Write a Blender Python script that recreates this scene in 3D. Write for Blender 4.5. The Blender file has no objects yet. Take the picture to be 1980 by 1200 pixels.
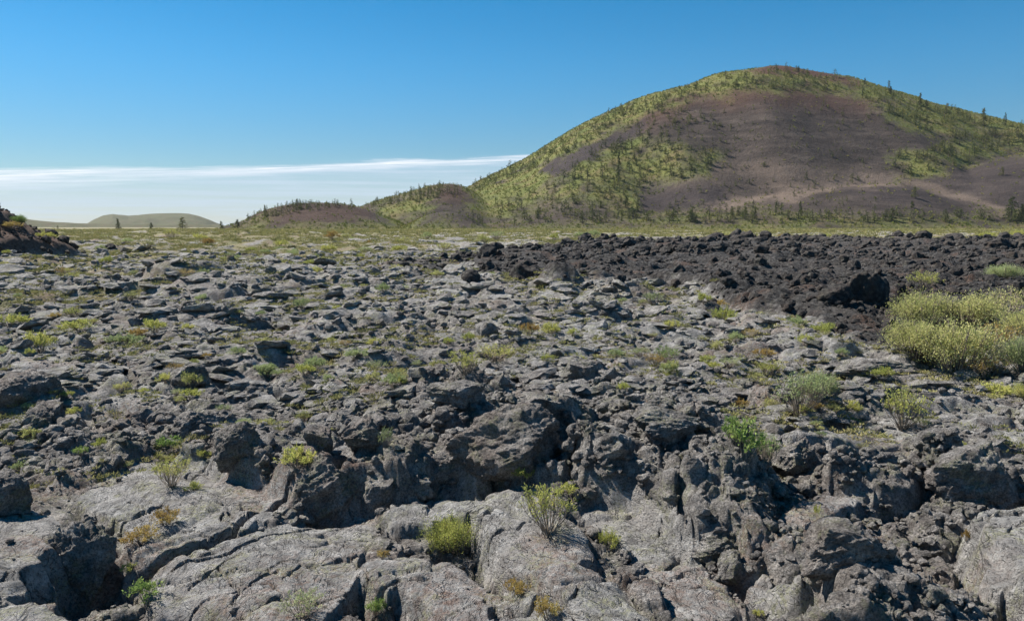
import bpy, math, time
import numpy as np
from mathutils import Vector
T0 = time.time()
rng = np.random.default_rng(7)
sc = bpy.context.scene
C = sc.collection

# ------------------------------------------------------------------ camera, sky, sun, exposure
FPX = 1524.0                 # focal length in pixels of the 1980 wide photograph
HC = 2.4                     # eye height over the lava
PITCH = math.atan((600 - 438) / FPX)
cam = bpy.data.cameras.new('camera')
co = bpy.data.objects.new('camera', cam)
C.objects.link(co)
cam.sensor_width = 36.0
cam.lens = 36.0 * FPX / 1980.0
co.location = (0, 0, HC)
co.rotation_euler = (math.pi / 2 - PITCH, 0, 0)
cam.clip_start = 0.1
cam.clip_end = 40000
sc.camera = co

SUN_AZ = math.radians(-62)   # measured from the viewing direction (+Y), negative is to the left
SUN_EL = math.radians(48)
world = bpy.data.worlds.new('World')
sc.world = world
world.use_nodes = True
wt = world.node_tree
wt.nodes.clear()


def nd(nt, typ, ins=None, **kw):
    n = nt.nodes.new(typ)
    for k, v in kw.items():
        setattr(n, k, v)
    if ins:
        for k, v in ins.items():
            s = n.inputs[k]
            if isinstance(v, bpy.types.NodeSocket):
                nt.links.new(v, s)
            else:
                s.default_value = v
    return n


def mth(nt, op, a, b=None, c=None, clamp=False):
    n = nt.nodes.new('ShaderNodeMath')
    n.operation = op
    n.use_clamp = clamp
    for i, v in enumerate((a, b, c)):
        if v is None:
            continue
        if isinstance(v, bpy.types.NodeSocket):
            nt.links.new(v, n.inputs[i])
        else:
            n.inputs[i].default_value = v
    return n.outputs[0]


def ramp(nt, fac, stops, interp='LINEAR'):
    n = nt.nodes.new('ShaderNodeValToRGB')
    n.color_ramp.interpolation = interp
    el = n.color_ramp.elements
    while len(el) < len(stops):
        el.new(0.5)
    for e, (p, c) in zip(el, stops):
        e.position = p
        if not hasattr(c, '__len__'):
            c = (c, c, c)
        e.color = (*c, 1)
    nt.links.new(fac, n.inputs[0])
    return n.outputs[0]


def mixc(nt, f, a, b, mode='MIX'):
    n = nt.nodes.new('ShaderNodeMix')
    n.data_type = 'RGBA'
    n.blend_type = mode
    for i, v in ((0, f), (6, a), (7, b)):
        if isinstance(v, bpy.types.NodeSocket):
            nt.links.new(v, n.inputs[i])
        else:
            n.inputs[i].default_value = (*v, 1) if hasattr(v, '__len__') else v
    return n.outputs[2]


def noise(nt, vec, scale, detail=4, rough=0.55, dist=0.0, out=0):
    n = nt.nodes.new('ShaderNodeTexNoise')
    n.inputs['Scale'].default_value = scale
    n.inputs['Detail'].default_value = detail
    n.inputs['Roughness'].default_value = rough
    n.inputs['Distortion'].default_value = dist
    nt.links.new(vec, n.inputs['Vector'])
    return n.outputs[out]


SKY_GAIN = 0.064
sky = nd(wt, 'ShaderNodeTexSky', sky_type='NISHITA', sun_disc=False)
sky.sun_elevation = SUN_EL
sky.sun_rotation = SUN_AZ
sky.altitude = 1800
sky.air_density = 1.0
sky.dust_density = 0.3
sky.ozone_density = 2.0
hsv = nd(wt, 'ShaderNodeHueSaturation', {'Hue': 0.489, 'Saturation': 1.46, 'Value': 1.0, 'Color': sky.outputs[0]})
tc = nd(wt, 'ShaderNodeTexCoord')
sep = nd(wt, 'ShaderNodeSeparateXYZ', {0: tc.outputs['Generated']})
# elevation (tangent) and bearing (tangent) of a direction; thin cirrus lies low over the horizon
elev = mth(wt, 'DIVIDE', sep.outputs[2], mth(wt, 'MAXIMUM', mth(wt, 'SQRT', mth(wt, 'ADD', mth(wt, 'POWER', sep.outputs[0], 2), mth(wt, 'POWER', sep.outputs[1], 2))), 0.01))
bear = mth(wt, 'ARCTAN2', sep.outputs[0], sep.outputs[1])
lowsky = nd(wt, 'ShaderNodeMapRange', {0: elev, 1: 0.0, 2: 0.22, 3: 0.60, 4: 1.0}, interpolation_type='SMOOTHSTEP')
hz = nd(wt, 'ShaderNodeVectorMath', {0: hsv.outputs[0]}, operation='SCALE')
wt.links.new(lowsky.outputs[0], hz.inputs['Scale'])
cv = nd(wt, 'ShaderNodeCombineXYZ', {0: mth(wt, 'MULTIPLY', bear, 3.0), 1: mth(wt, 'MULTIPLY', elev, 40.0), 2: 3.7})
cn = noise(wt, cv.outputs[0], 1.3, 6, 0.6, 0.4)
cv2 = nd(wt, 'ShaderNodeCombineXYZ', {0: mth(wt, 'MULTIPLY', bear, 6.0), 1: mth(wt, 'MULTIPLY', elev, 160.0), 2: 9.7})
cn2 = noise(wt, cv2.outputs[0], 1.0, 5, 0.6, 0.3)
# the streak climbs gently towards the right
line = mth(wt, 'ADD', 0.0868, mth(wt, 'MULTIPLY', bear, 0.057))
off = mth(wt, 'ADD', mth(wt, 'SUBTRACT', elev, line), mth(wt, 'MULTIPLY', mth(wt, 'SUBTRACT', cn, 0.5), 0.016))
wid = mth(wt, 'ADD', 0.0042, mth(wt, 'MULTIPLY', mth(wt, 'MAXIMUM', mth(wt, 'SUBTRACT', -0.22, bear), 0.0), 0.020))
up = mth(wt, 'SUBTRACT', 1.0, mth(wt, 'DIVIDE', off, mth(wt, 'MULTIPLY', wid, 0.75)), clamp=True)
lo = mth(wt, 'ADD', 1.0, mth(wt, 'DIVIDE', off, mth(wt, 'MULTIPLY', wid, 1.7)), clamp=True)
cv3 = nd(wt, 'ShaderNodeCombineXYZ', {0: mth(wt, 'MULTIPLY', bear, 9.0), 1: mth(wt, 'MULTIPLY', mth(wt, 'SUBTRACT', elev, mth(wt, 'MULTIPLY', bear, 0.05)), 420.0), 2: 5.2})
cn3 = noise(wt, cv3.outputs[0], 1.0, 5, 0.65, 0.5)
band = mth(wt, 'MULTIPLY', mth(wt, 'MULTIPLY', mth(wt, 'POWER', up, 0.7), lo), ramp(wt, cn3, [(0.34, 0.05), (0.52, 0.7), (0.70, 1.3)]), clamp=True)
fade = mth(wt, 'SUBTRACT', 1.0, mth(wt, 'MULTIPLY', mth(wt, 'SUBTRACT', bear, 0.02), 7.0), clamp=True)
band = mth(wt, 'MULTIPLY', band, fade)
# veil below the streak
veil = mth(wt, 'SUBTRACT', 1.0, mth(wt, 'DIVIDE', mth(wt, 'ADD', off, 0.004), 0.010), clamp=True)
veil = mth(wt, 'MULTIPLY', veil, mth(wt, 'ADD', 0.45, mth(wt, 'MULTIPLY', cn2, 0.50)), clamp=True)
back = mth(wt, 'GREATER_THAN', sep.outputs[2], -0.02)
veil = mth(wt, 'MULTIPLY', mth(wt, 'MULTIPLY', veil, back), fade)
wisp = ramp(wt, cn2, [(0.38, 0.15), (0.62, 1.0)])
veil = mth(wt, 'MULTIPLY', veil, mth(wt, 'ADD', 0.50, mth(wt, 'MULTIPLY', wisp, 0.45)))
tint = mixc(wt, veil, hz.outputs[0], (5.2, 6.3, 7.5))
tint = mixc(wt, mth(wt, 'MULTIPLY', band, 0.95), tint, (8.8, 9.0, 9.5))
bg = nd(wt, 'ShaderNodeBackground', {0: tint, 1: SKY_GAIN})
wo = nd(wt, 'ShaderNodeOutputWorld', {0: bg.outputs[0]})

sun = bpy.data.lights.new('sun', 'SUN')
sun.energy = 4.8
sun.angle = math.radians(0.55)
sun.color = (1.0, 0.935, 0.84)
so = bpy.data.objects.new('sun', sun)
C.objects.link(so)
sd = Vector((math.sin(SUN_AZ) * math.cos(SUN_EL), math.cos(SUN_AZ) * math.cos(SUN_EL), math.sin(SUN_EL)))
so.rotation_euler = sd.to_track_quat('Z', 'Y').to_euler()
so.location = sd * 60
sc.view_settings.view_transform = 'Standard'
sc.view_settings.look = 'None'
sc.view_settings.exposure = 0.92
sc.view_settings.gamma = 1.0
sc.render.engine = 'CYCLES'
sc.cycles.max_bounces = 5
sc.cycles.diffuse_bounces = 3
sc.cycles.transmission_bounces = 3
sc.cycles.transparent_max_bounces = 6
sc.cycles.volume_bounces = 0
sc.cycles.use_denoising = True
try:
    sc.cycles.denoising_prefilter = 'ACCURATE'
except Exception:
    pass

CP, SP = math.cos(PITCH), math.sin(PITCH)


def ray(px, py):
    """direction of the view through a point of the photograph, scaled so that its forward (y) part is 1: (x/y, z/y)"""
    px = np.asarray(px, float)
    py = np.asarray(py, float)
    X = (px - 990) / FPX
    Y = (600 - py) / FPX
    fy = CP + Y * SP
    fz = -SP + Y * CP
    return X / fy, fz / fy


def on_plane(px, py, z=0.0):
    s, t = ray(px, py)
    y = (z - HC) / t
    return s * y, y


def project(x, y, z):
    f = y * CP - (z - HC) * SP
    u = y * SP + (z - HC) * CP
    return 990 + FPX * x / f, 600 - FPX * u / f


# ------------------------------------------------------------------ noise in numpy
_p = np.random.default_rng(3).permutation(4096).astype(np.int32)
_g = np.random.default_rng(4).random((4096, 4)).astype(np.float32)
_ang = _g[:, 0] * 2 * np.pi
_gx, _gy = np.cos(_ang).astype(np.float32), np.sin(_ang).astype(np.float32)


def hsh(i, j, seed=0):
    return _p[(_p[(i + seed * 131) & 4095] + j) & 4095]


def perlin(x, y, seed=0):
    xi = np.floor(x).astype(np.int32)
    yi = np.floor(y).astype(np.int32)
    fx = (x - xi).astype(np.float32)
    fy = (y - yi).astype(np.float32)
    u = fx * fx * fx * (fx * (fx * 6 - 15) + 10)
    v = fy * fy * fy * (fy * (fy * 6 - 15) + 10)

    def g(a, b):
        h = hsh(xi + a, yi + b, seed)
        return _gx[h] * (fx - a) + _gy[h] * (fy - b)
    a = g(0, 0)
    b = g(1, 0)
    c = g(0, 1)
    d = g(1, 1)
    return 1.5 * ((a + (b - a) * u) * (1 - v) + (c + (d - c) * u) * v)


def fbm(x, y, octs=4, seed=0, gain=0.5):
    s = 0
    a = 1.0
    for o in range(octs):
        s = s + a * perlin(x * 2 ** o + 17.3 * o, y * 2 ** o - 9.1 * o, seed + o)
        a *= gain
    return s


def worley(x, y, seed=0, jit=0.95):
    """nearest and second nearest distance, the four random numbers of the cell and the offset from its centre"""
    xi = np.floor(x).astype(np.int32)
    yi = np.floor(y).astype(np.int32)
    fx = (x - xi).astype(np.float32)
    fy = (y - yi).astype(np.float32)
    F1 = np.full(x.shape, 9.0, np.float32)
    F2 = np.full(x.shape, 9.0, np.float32)
    ID = np.zeros(x.shape, np.int32)
    DX = np.zeros(x.shape, np.float32)
    DY = np.zeros(x.shape, np.float32)
    for a in (-1, 0, 1):
        for b in (-1, 0, 1):
            h = hsh(xi + a, yi + b, seed)
            dx = fx - (a + 0.5 + jit * (_g[h, 1] - 0.5))
            dy = fy - (b + 0.5 + jit * (_g[h, 2] - 0.5))
            d = np.sqrt(dx * dx + dy * dy)
            near = d < F1
            F2 = np.where(near, F1, np.minimum(F2, d))
            ID = np.where(near, h, ID)
            DX = np.where(near, dx, DX)
            DY = np.where(near, dy, DY)
            F1 = np.where(near, d, F1)
    return F1, F2, ID, DX, DY


def sstep(a, b, x):
    t = np.clip((x - a) / (b - a), 0, 1)
    return t * t * (3 - 2 * t)


def poly_sd(x, y, poly):
    """signed distance to a polygon, negative inside"""
    d = np.full(x.shape, 1e9)
    inside = np.zeros(x.shape, bool)
    n = len(poly)
    for i in range(n):
        x0, y0 = poly[i]
        x1, y1 = poly[(i + 1) % n]
        ex, ey = x1 - x0, y1 - y0
        wx, wy = x - x0, y - y0
        t = np.clip((wx * ex + wy * ey) / (ex * ex + ey * ey + 1e-12), 0, 1)
        d = np.minimum(d, (wx - t * ex) ** 2 + (wy - t * ey) ** 2)
        c = (y0 <= y) != (y1 <= y)
        with np.errstate(divide='ignore', invalid='ignore'):
            xc = x0 + (y - y0) / (ey if ey != 0 else 1e-9) * ex
        inside ^= c & (x < xc)
    d = np.sqrt(d)
    return np.where(inside, -d, d)


def line_d(x, y, pts):
    d = np.full(x.shape, 1e9)
    tt = np.zeros(x.shape)
    for i in range(len(pts) - 1):
        x0, y0 = pts[i]
        x1, y1 = pts[i + 1]
        ex, ey = x1 - x0, y1 - y0
        t = np.clip(((x - x0) * ex + (y - y0) * ey) / (ex * ex + ey * ey + 1e-12), 0, 1)
        q = (x - x0 - t * ex) ** 2 + (y - y0 - t * ey) ** 2
        tt = np.where(q < d, (i + t) / (len(pts) - 1), tt)
        d = np.minimum(d, q)
    return np.sqrt(d), tt


def gpoly(pts, z=0.0):
    return [tuple(float(v) for v in on_plane(a, b, z)) for a, b in pts]


# ------------------------------------------------------------------ the lava field as one sheet
A0, B0 = 2.4, 0.80
NC = 1500
rows = [2.6]
while rows[-1] < 6000:
    r = rows[-1]
    dr = 0.0023 * r ** 1.17 * (0.62 if 7.5 < r < 60 else 1.0)
    if r > 420:
        dr *= 1 + (r - 420) / 60
    rows.append(r + dr)
RY = np.array(rows)
NR = len(RY)
u = np.linspace(-1, 1, NC)
U, Yg = np.meshgrid(u, RY)
Xg = U * (A0 + B0 * Yg)

# smooth slabs and tongues of ropy lava: outline in the photograph, height in metres, doming
SLABS = [
    ([(262, 1095), (330, 1075), (440, 1040), (560, 1005), (700, 975), (742, 985), (760, 1010), (735, 1060), (715, 1130), (640, 1190), (560, 1260), (330, 1280), (300, 1150)], 0.02, 0.05),
    ([(140, 965), (200, 915), (262, 880), (345, 885), (410, 895), (468, 935), (555, 962), (560, 985), (520, 1005), (440, 1028), (330, 1066), (240, 1092), (225, 1010)], 0.05, 0.06),
    ([(-160, 1010), (30, 985), (95, 990), (125, 1020), (120, 1090), (60, 1130), (-60, 1180), (-200, 1180)], 0.14, 0.08),
    ([(-100, 1230), (60, 1160), (140, 1160), (230, 1210), (250, 1320), (-100, 1320)], 0.12, 0.10),
    ([(760, 985), (860, 962), (900, 985), (860, 1010), (780, 1010)], 0.10, 0.05),
    ([(1440, 1115), (1480, 1105), (1560, 1160), (1640, 1260), (1480, 1290)], 0.06, 0.12),
    ([(2060, 930), (1960, 975), (1890, 1010), (1865, 1060), (1870, 1120), (1950, 1180), (1930, 1300), (2400, 1300), (2400, 930)], 0.18, 0.10),
    ([(1775, 765), (1860, 762), (2000, 775), (2100, 800), (1980, 840), (1860, 815), (1800, 795)], 0.05, 0.05),
    ([(1560, 850), (1620, 815), (1740, 800), (1790, 830), (1700, 860), (1600, 880)], 0.10, 0.08),
    ([(1400, 640), (1480, 622), (1560, 640), (1700, 680), (1640, 700), (1480, 690), (1420, 670)], 0.10, 0.10),
    ([(150, 770), (190, 735), (280, 728), (270, 745), (210, 772)], 0.10, 0.05),
    ([(20, 705), (130, 705), (160, 725), (60, 740), (0, 735)], 0.05, 0.08),
    ([(440, 690), (540, 680), (550, 705), (470, 715)], 0.05, 0.05),
    ([(1500, 1010), (1600, 960), (1700, 960), (1690, 990), (1560, 1030)], 0.05, 0.05),
]
TONGUES = [  # centre line, half width in metres, height
    ([(915, 962), (985, 985), (1040, 1040), (1090, 1110), (1180, 1240)], 0.34, 0.16),
    ([(790, 1100), (860, 1110), (940, 1160), (1010, 1260)], 0.30, 0.09),
    ([(1160, 1010), (1250, 1060), (1360, 1150), (1400, 1240)], 0.24, 0.05),
    ([(1520, 880), (1570, 870), (1650, 840)], 0.16, 0.10),
    ([(100, 1060), (-40, 1120)], 0.25, 0.10),
]
CRACKS = [  # line, width, depth
    ([(262, 1100), (320, 1068), (380, 1045), (440, 1022), (500, 985), (560, 958)], 0.030, 0.22),
    ([(338, 1092), (380, 1072), (460, 1055), (500, 1035), (560, 1012), (640, 998), (745, 984)], 0.012, 0.14),
    ([(375, 1125), (420, 1095), (450, 1078)], 0.009, 0.08),
    ([(142, 950), (200, 936), (262, 934)], 0.012, 0.10),
    ([(225, 1010), (260, 985), (310, 968)], 0.010, 0.08),
    ([(240, 965), (300, 992)], 0.006, 0.05),
    ([(450, 1160), (500, 1120), (560, 1090)], 0.006, 0.06),
    ([(560, 1110), (600, 1080), (650, 1078), (700, 1060)], 0.006, 0.05),
    ([(945, 1080), (1000, 1110), (1060, 1160), (1100, 1220)], 0.022, 0.16),
    ([(1880, 1040), (1980, 1030), (2060, 1042)], 0.012, 0.06),
    ([(1890, 1075), (1960, 1080), (2060, 1070)], 0.010, 0.05),
    ([(480, 1180), (540, 1150), (640, 1160)], 0.006, 0.05),
    ([(610, 1050), (690, 1030), (750, 1030)], 0.006, 0.05),
    ([(1490, 1130), (1560, 1190)], 0.012, 0.06),
    ([(700, 1150), (790, 1120), (850, 1120)], 0.014, 0.07),
]


def lod(wl):
    """how many of the rows are fine enough to carry a wavelength"""
    dr = 0.0023 * RY ** 1.17
    k = np.searchsorted(dr, wl * 0.55)
    return max(int(k), 0)


def add_rows(dst, k, fn):
    if k > 0:
        dst[:k] += fn(Xg[:k], Yg[:k])


near = Yg < 30
S_ang = Xg / Yg
# domain warp
kw = lod(1.0)
WX = np.zeros_like(Xg)
WY = np.zeros_like(Xg)
add_rows(WX, lod(1.2), lambda x, y: 0.45 * perlin(x / 2.1, y / 2.1, 11))
add_rows(WY, lod(1.2), lambda x, y: 0.45 * perlin(x / 2.1, y / 2.1, 12))
XC, YC = Xg + WX, Yg + WY      # broad bends only
add_rows(WX, lod(0.2), lambda x, y: 0.07 * fbm(x / 0.4, y / 0.4, 2, 13))
add_rows(WY, lod(0.2), lambda x, y: 0.07 * fbm(x / 0.4, y / 0.4, 2, 14))
XW, YW = Xg + WX, Yg + WY

# broad swells
H = 0.16 * perlin(Xg / 5.5, Yg / 5.5, 20) * sstep(4, 9, Yg)
H += 0.42 * perlin(Xg / 17 + 3, Yg / 17, 21) * sstep(10, 30, Yg)
H += 0.55 * perlin(Xg / 70, Yg / 70, 22) * sstep(40, 120, Yg)
far_n = fbm(Xg / 5.5, Yg / 6.5, 3, 24) * sstep(45, 90, Yg) * (1 - sstep(420, 520, Yg))
H += 0.42 * far_n + 0.3 * perlin(Xg / 16, Yg / 20, 27) * sstep(60, 110, Yg)
H *= 1 - 0.85 * sstep(420, 700, Yg)

# --- material masks
sm = np.zeros_like(Xg)       # smooth slab
nr = int(np.searchsorted(RY, 34))
xn, yn = Xg[:nr], Yg[:nr]
ex, ey = xn + 0.35 * WX[:nr], yn + 0.35 * WY[:nr]
smn = np.zeros_like(xn)
hsl = np.zeros_like(xn)
for pts, hz, dome in SLABS:
    P = gpoly(pts, hz)
    sdn = poly_sd(ex, ey, P)
    m = 1 - sstep(-0.03, 0.03, sdn)
    lift = hz + dome * np.clip(-sdn / 0.8, 0, 1) ** 0.7
    hsl = np.where(m > 0, np.maximum(hsl, lift * m), hsl)
    smn = np.maximum(smn, m)
for pts, hw, hz in TONGUES:
    P = gpoly(pts, hz * 0.6)
    d, t = line_d(ex, ey, P)
    q = d / hw
    m = 1 - sstep(0.92, 1.0, q)
    prof = np.sqrt(np.clip(1 - q * q, 0, 1)) * hz
    hsl = np.where(m > 0, np.maximum(hsl, prof + 0.02), hsl)
    smn = np.maximum(smn, m)
sm[:nr] = smn

# generic patches of smooth crust further out
gs = fbm(Xg / 3.1 + 5, Yg / 3.1, 3, 30)
gen = sstep(0.02, 0.28, gs) * sstep(8.0, 10.5, Yg) * (1 - 0.8 * sstep(60, 130, Yg))
sm = np.maximum(sm, gen * 0.9)

# black clinker flow on the right, beyond the crust
edge_px = np.array([[860, 476], [885, 500], [930, 520], [1000, 540], [1060, 548], [1200, 545], [1290, 568], [1400, 592], [1560, 622], [1640, 650], [1730, 662], [1850, 640], [2000, 600], [2600, 640]])
far_px = np.array([[840, 490], [880, 482], [930, 492], [1010, 488], [1080, 476], [1160, 464], [1220, 463], [1400, 461], [1990, 460], [2600, 460]])
s1, _ = ray(edge_px[:, 0], edge_px[:, 1])
y1 = on_plane(edge_px[:, 0], edge_px[:, 1], 0.15)[1]
s2, _ = ray(far_px[:, 0], far_px[:, 1])
y2 = on_plane(far_px[:, 0], far_px[:, 1], 0.4)[1]
En = np.interp(S_ang, s1, y1, left=1e9, right=y1[-1])
Ef = np.interp(S_ang, s2, y2, left=-1, right=y2[-1])
wob = 1 + 0.10 * perlin(Xg / 4 + 9, Yg / 4, 33) + 0.07 * perlin(Xg / 1.2 + 9, Yg / 1.2, 34)
aa = sstep(0.97, 1.05, Yg * wob / En) * (1 - sstep(0.85, 1.1, Yg / Ef))
aa = np.where(S_ang < s1[0], 0, aa)
# streaks of clinker left of it
st = sstep(0.42, 0.62, perlin(Xg / 9 + 40, Yg / 22, 35) + 0.3 * perlin(Xg / 2, Yg / 4, 36))
aa = np.maximum(aa, st * sstep(12, 22, Yg) * (1 - sstep(60, 120, Yg)) * 0.8)
# rubble zones close by
NEAR_AA = [
    [(1120, 880), (1230, 860), (1400, 900), (1560, 930), (1680, 900), (1800, 900), (1950, 960), (1860, 1030), (1850, 1120), (1930, 1180), (1900, 1300), (1600, 1300), (1530, 1130), (1440, 1090), (1330, 1070), (1200, 1010), (1110, 960)],
    [(80, 800), (250, 770), (330, 800), (300, 870), (250, 890), (120, 930), (40, 900)],
    [(560, 830), (800, 760), (960, 730), (1130, 700), (1400, 760), (1420, 860), (1100, 960), (860, 960), (700, 930)],
    [(1620, 820), (1980, 850), (2000, 900), (1700, 870)],
]
rb = np.zeros_like(xn)
for pts in NEAR_AA:
    sdn = poly_sd(ex, ey, gpoly(pts, 0.1))
    rb = np.maximum(rb, 1 - sstep(-0.12, 0.12, sdn))
rb = rb * (1 - smn)
rub = np.zeros_like(Xg)
rub[:nr] = rb
# the lava mound at the left edge
mx, my = on_plane(-90, 505, 0)
q = np.hypot((Xg - mx + 1.0) / 7.0, (Yg - my - 3) / 11.0)
mound = np.clip(1 - q, 0, 1)
mz = 4.1 * sstep(0, 0.95, mound)
aa = np.maximum(aa, sstep(0.02, 0.15, mound))
sm *= (1 - aa) * (1 - rub * (1 - (sm > 0.99)))
crag = np.clip(aa + rub + 0.25 * (1 - sm), 0, 1)

# --- plates of broken crust
def plates(x, y, L, off, tilt, gap, depth, seed):
    F1, F2, ID, DX, DY = worley(x / L, y / L, seed)
    h = off * (_g[ID, 0] - 0.5) * 2
    h = h + tilt * L * (DX * (_g[ID, 3] - 0.5) + DY * (_g[ID, 0] - 0.3)) * 2
    dome = -0.35 * off * F1 * F1
    e = sstep(0.0, gap, F2 - F1)
    open_ = _g[(ID * 7 + 13) & 4095, 1]
    return h + dome - (1 - e) * depth * (0.3 + open_)


PL = np.zeros_like(Xg)
k = lod(1.0)
PL[:k] += plates(XC[:k] * 0.8, YC[:k], 2.3, 0.12, 0.10, 0.08, 0.26, 40)
k = lod(0.35)
PL[:k] += plates(XC[:k] * 0.8 + 7, YC[:k] * 1.1, 0.95, 0.075, 0.14, 0.11, 0.13, 41)
k = lod(3.0)
PL[:k] += plates(XC[:k] * 0.8, YC[:k], 7.0, 0.17, 0.03, 0.06, 0.45, 42) * sstep(11, 22, Yg[:k])
PL *= (1 - aa * 0.5)
k = lod(0.14)
PL[:k] += plates(XW[:k] * 0.85 + 3, YW[:k] * 1.1, 0.36, 0.045, 0.18, 0.14, 0.05, 43) * (1 - 0.85 * sm[:k])

# --- lobes of crust lying over one another: curved risers, flat treads
def lobes(x, y, sx, sy, n_, step, seed):
    f = fbm(x / sx, y / sy, 3, seed, 0.45) * n_
    fl = np.floor(f)
    fr = f - fl
    return step * (fl + sstep(0.0, 0.10, fr) * 1.0 - 0.45 * fr - 0.35 * np.exp(-fr / 0.02 * 0.5) * 0)


k = lod(0.9)
w_ = (sstep(7.5, 11, Yg[:k]) * 0.75 + 0.25) * (1 - 0.6 * aa[:k]) * (1 - (sm[:k] > 0.5) * (Yg[:k] < 9.5))
PL[:k] += lobes(XC[:k], YC[:k], 4.6, 1.9, 2.8, 0.085, 45) * w_
k = lod(2.0)
PL[:k] += lobes(XC[:k], YC[:k], 16, 7, 3.0, 0.16, 48) * sstep(13, 24, Yg[:k]) * (1 - 0.5 * aa[:k])

# --- clinker lumps: rounded heaps on rounded heaps
CL = np.zeros_like(Xg)
for L, amp, seed in ((2.6, 0.22, 50), (1.1, 0.20, 51), (0.48, 0.12, 52)):
    k = lod(L * 0.5)
    if k == 0:
        continue
    F1, F2, ID, DX, DY = worley(XW[:k] / L, YW[:k] / L, seed)
    lump = np.sqrt(np.clip(1 - (F1 / 0.82) ** 2, 0, 1)) * (0.35 + 0.9 * _g[ID, 3])
    CL[:k] += amp * (lump - 0.45)
midflat = 1 - 0.42 * sstep(7.5, 11, Yg) * (1 - aa)
farboost = 1 + 1.1 * sstep(12, 50, Yg)
PLw = np.where(Yg < 8.8, 1 - 0.80 * (sm > 0.5), 1.0)
H += PL * PLw * (1 - 0.22 * sstep(8, 12, Yg)) * (1 - 0.6 * sstep(300, 600, Yg))
H += CL * midflat * (0.22 + 0.78 * crag) * (1 - sm * 0.90) * (1 + 0.5 * aa * (farboost - 1)) * (1 - 0.8 * sstep(250, 500, Yg))
aal = 1 - 0.75 * sstep(60, 120, Yg)
H += 0.45 * aal * aa * np.abs(fbm(Xg / 3.2, Yg / 3.6, 3, 58)) * sstep(16, 24, Yg) * (1 - sstep(200, 300, Yg))
H += 0.65 * aal * aa * perlin(Xg / 8, Yg / 11, 57) * sstep(18, 30, Yg) * (1 - sstep(200, 300, Yg))
H += 0.25 * aal * aa * sstep(14, 24, Yg) * (1 - sstep(150, 260, Yg))
H[:nr] += hsl
H += mz

# --- the broken step that crosses the middle of the foreground, and further ledges
LEDGES = [  # line in the photograph, rise, how far it stays up behind, sharpness
    ([(330, 900), (400, 912), (470, 940), (530, 965), (600, 1000), (700, 992), (790, 985), (880, 962), (970, 950), (1090, 952), (1120, 990), (1220, 1018), (1330, 1080), (1430, 1090), (1500, 1100)],
     [0.10, 0.22, 0.28, 0.26, 0.28, 0.34, 0.36, 0.46, 0.52, 0.52, 0.42, 0.34, 0.42, 0.34, 0.05], 2.2, 0.10),
    ([(0, 900), (60, 870), (130, 830), (220, 820), (330, 840), (420, 830)], [0.22, 0.25, 0.15, 0.12, 0.10, 0.05], 1.5, 0.12),
    ([(1120, 870), (1200, 880), (1340, 900), (1480, 930), (1560, 925), (1680, 905)], [0.1, 0.28, 0.34, 0.34, 0.36, 0.05], 1.5, 0.10),
    ([(1740, 900), (1800, 960), (1900, 985), (1985, 950), (2100, 900)], [0.05, 0.42, 0.45, 0.35, 0.2], 1.6, 0.10),
    ([(600, 850), (680, 840), (760, 850), (830, 845)], [0.05, 0.22, 0.22, 0.05], 1.2, 0.12),
    ([(1340, 745), (1420, 735), (1480, 750)], [0.05, 0.22, 0.05], 1.5, 0.15),
    ([(130, 565), (180, 562), (260, 552), (300, 562), (380, 556), (480, 548), (640, 530)], [0.05, 0.45, 0.2, 0.5, 0.45, 0.35, 0.1], 5, 0.3),
    ([(20, 770), (100, 790), (160, 770)], [0.25, 0.3, 0.05], 1.2, 0.15),
    ([(1480, 1240), (1560, 1220), (1640, 1215), (1710, 1230), (1740, 1260)], [0.05, 0.32, 0.38, 0.3, 0.05], 0.8, 0.08),
    ([(1500, 700), (1600, 706), (1760, 720), (1800, 700)], [0.05, 0.3, 0.3, 0.1], 2, 0.15),
    ([(560, 640), (720, 640), (860, 650)], [0.05, 0.4, 0.05], 3, 0.3),
    ([(1060, 640), (1160, 632), (1260, 648)], [0.05, 0.4, 0.05], 3, 0.3),
]
_F = worley(Xg[:nr] / 0.55 + 0.3 * WX[:nr], Yg[:nr] / 0.7, 77)
LW = np.zeros_like(Xg)
LW[:nr] = 0.55 * (_g[_F[2], 0] - 0.5) * sstep(0.0, 0.35, _F[1] - _F[0]) + 0.35 * perlin(Xg[:nr] / 1.3, Yg[:nr] / 1.3, 78)
LW *= np.clip(Yg / 10, 0.6, 2.5)
for pts, rise, back_, sharp in LEDGES:
    pts = np.array(pts, float)
    s_, _ = ray(pts[:, 0], pts[:, 1])
    y_ = on_plane(pts[:, 0], pts[:, 1], 0.0)[1]
    o_ = np.argsort(s_)
    s_, y_, rs = s_[o_], y_[o_], np.array(rise)[o_]
    yl = np.interp(S_ang, s_, y_)
    rr = np.interp(S_ang, s_, rs, left=0, right=0)
    dd = (Yg + LW) - yl
    sharp = sharp * 2.0
    H += rr * sstep(0, sharp, dd) * np.exp(-np.clip(dd, 0, None) / back_)
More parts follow.
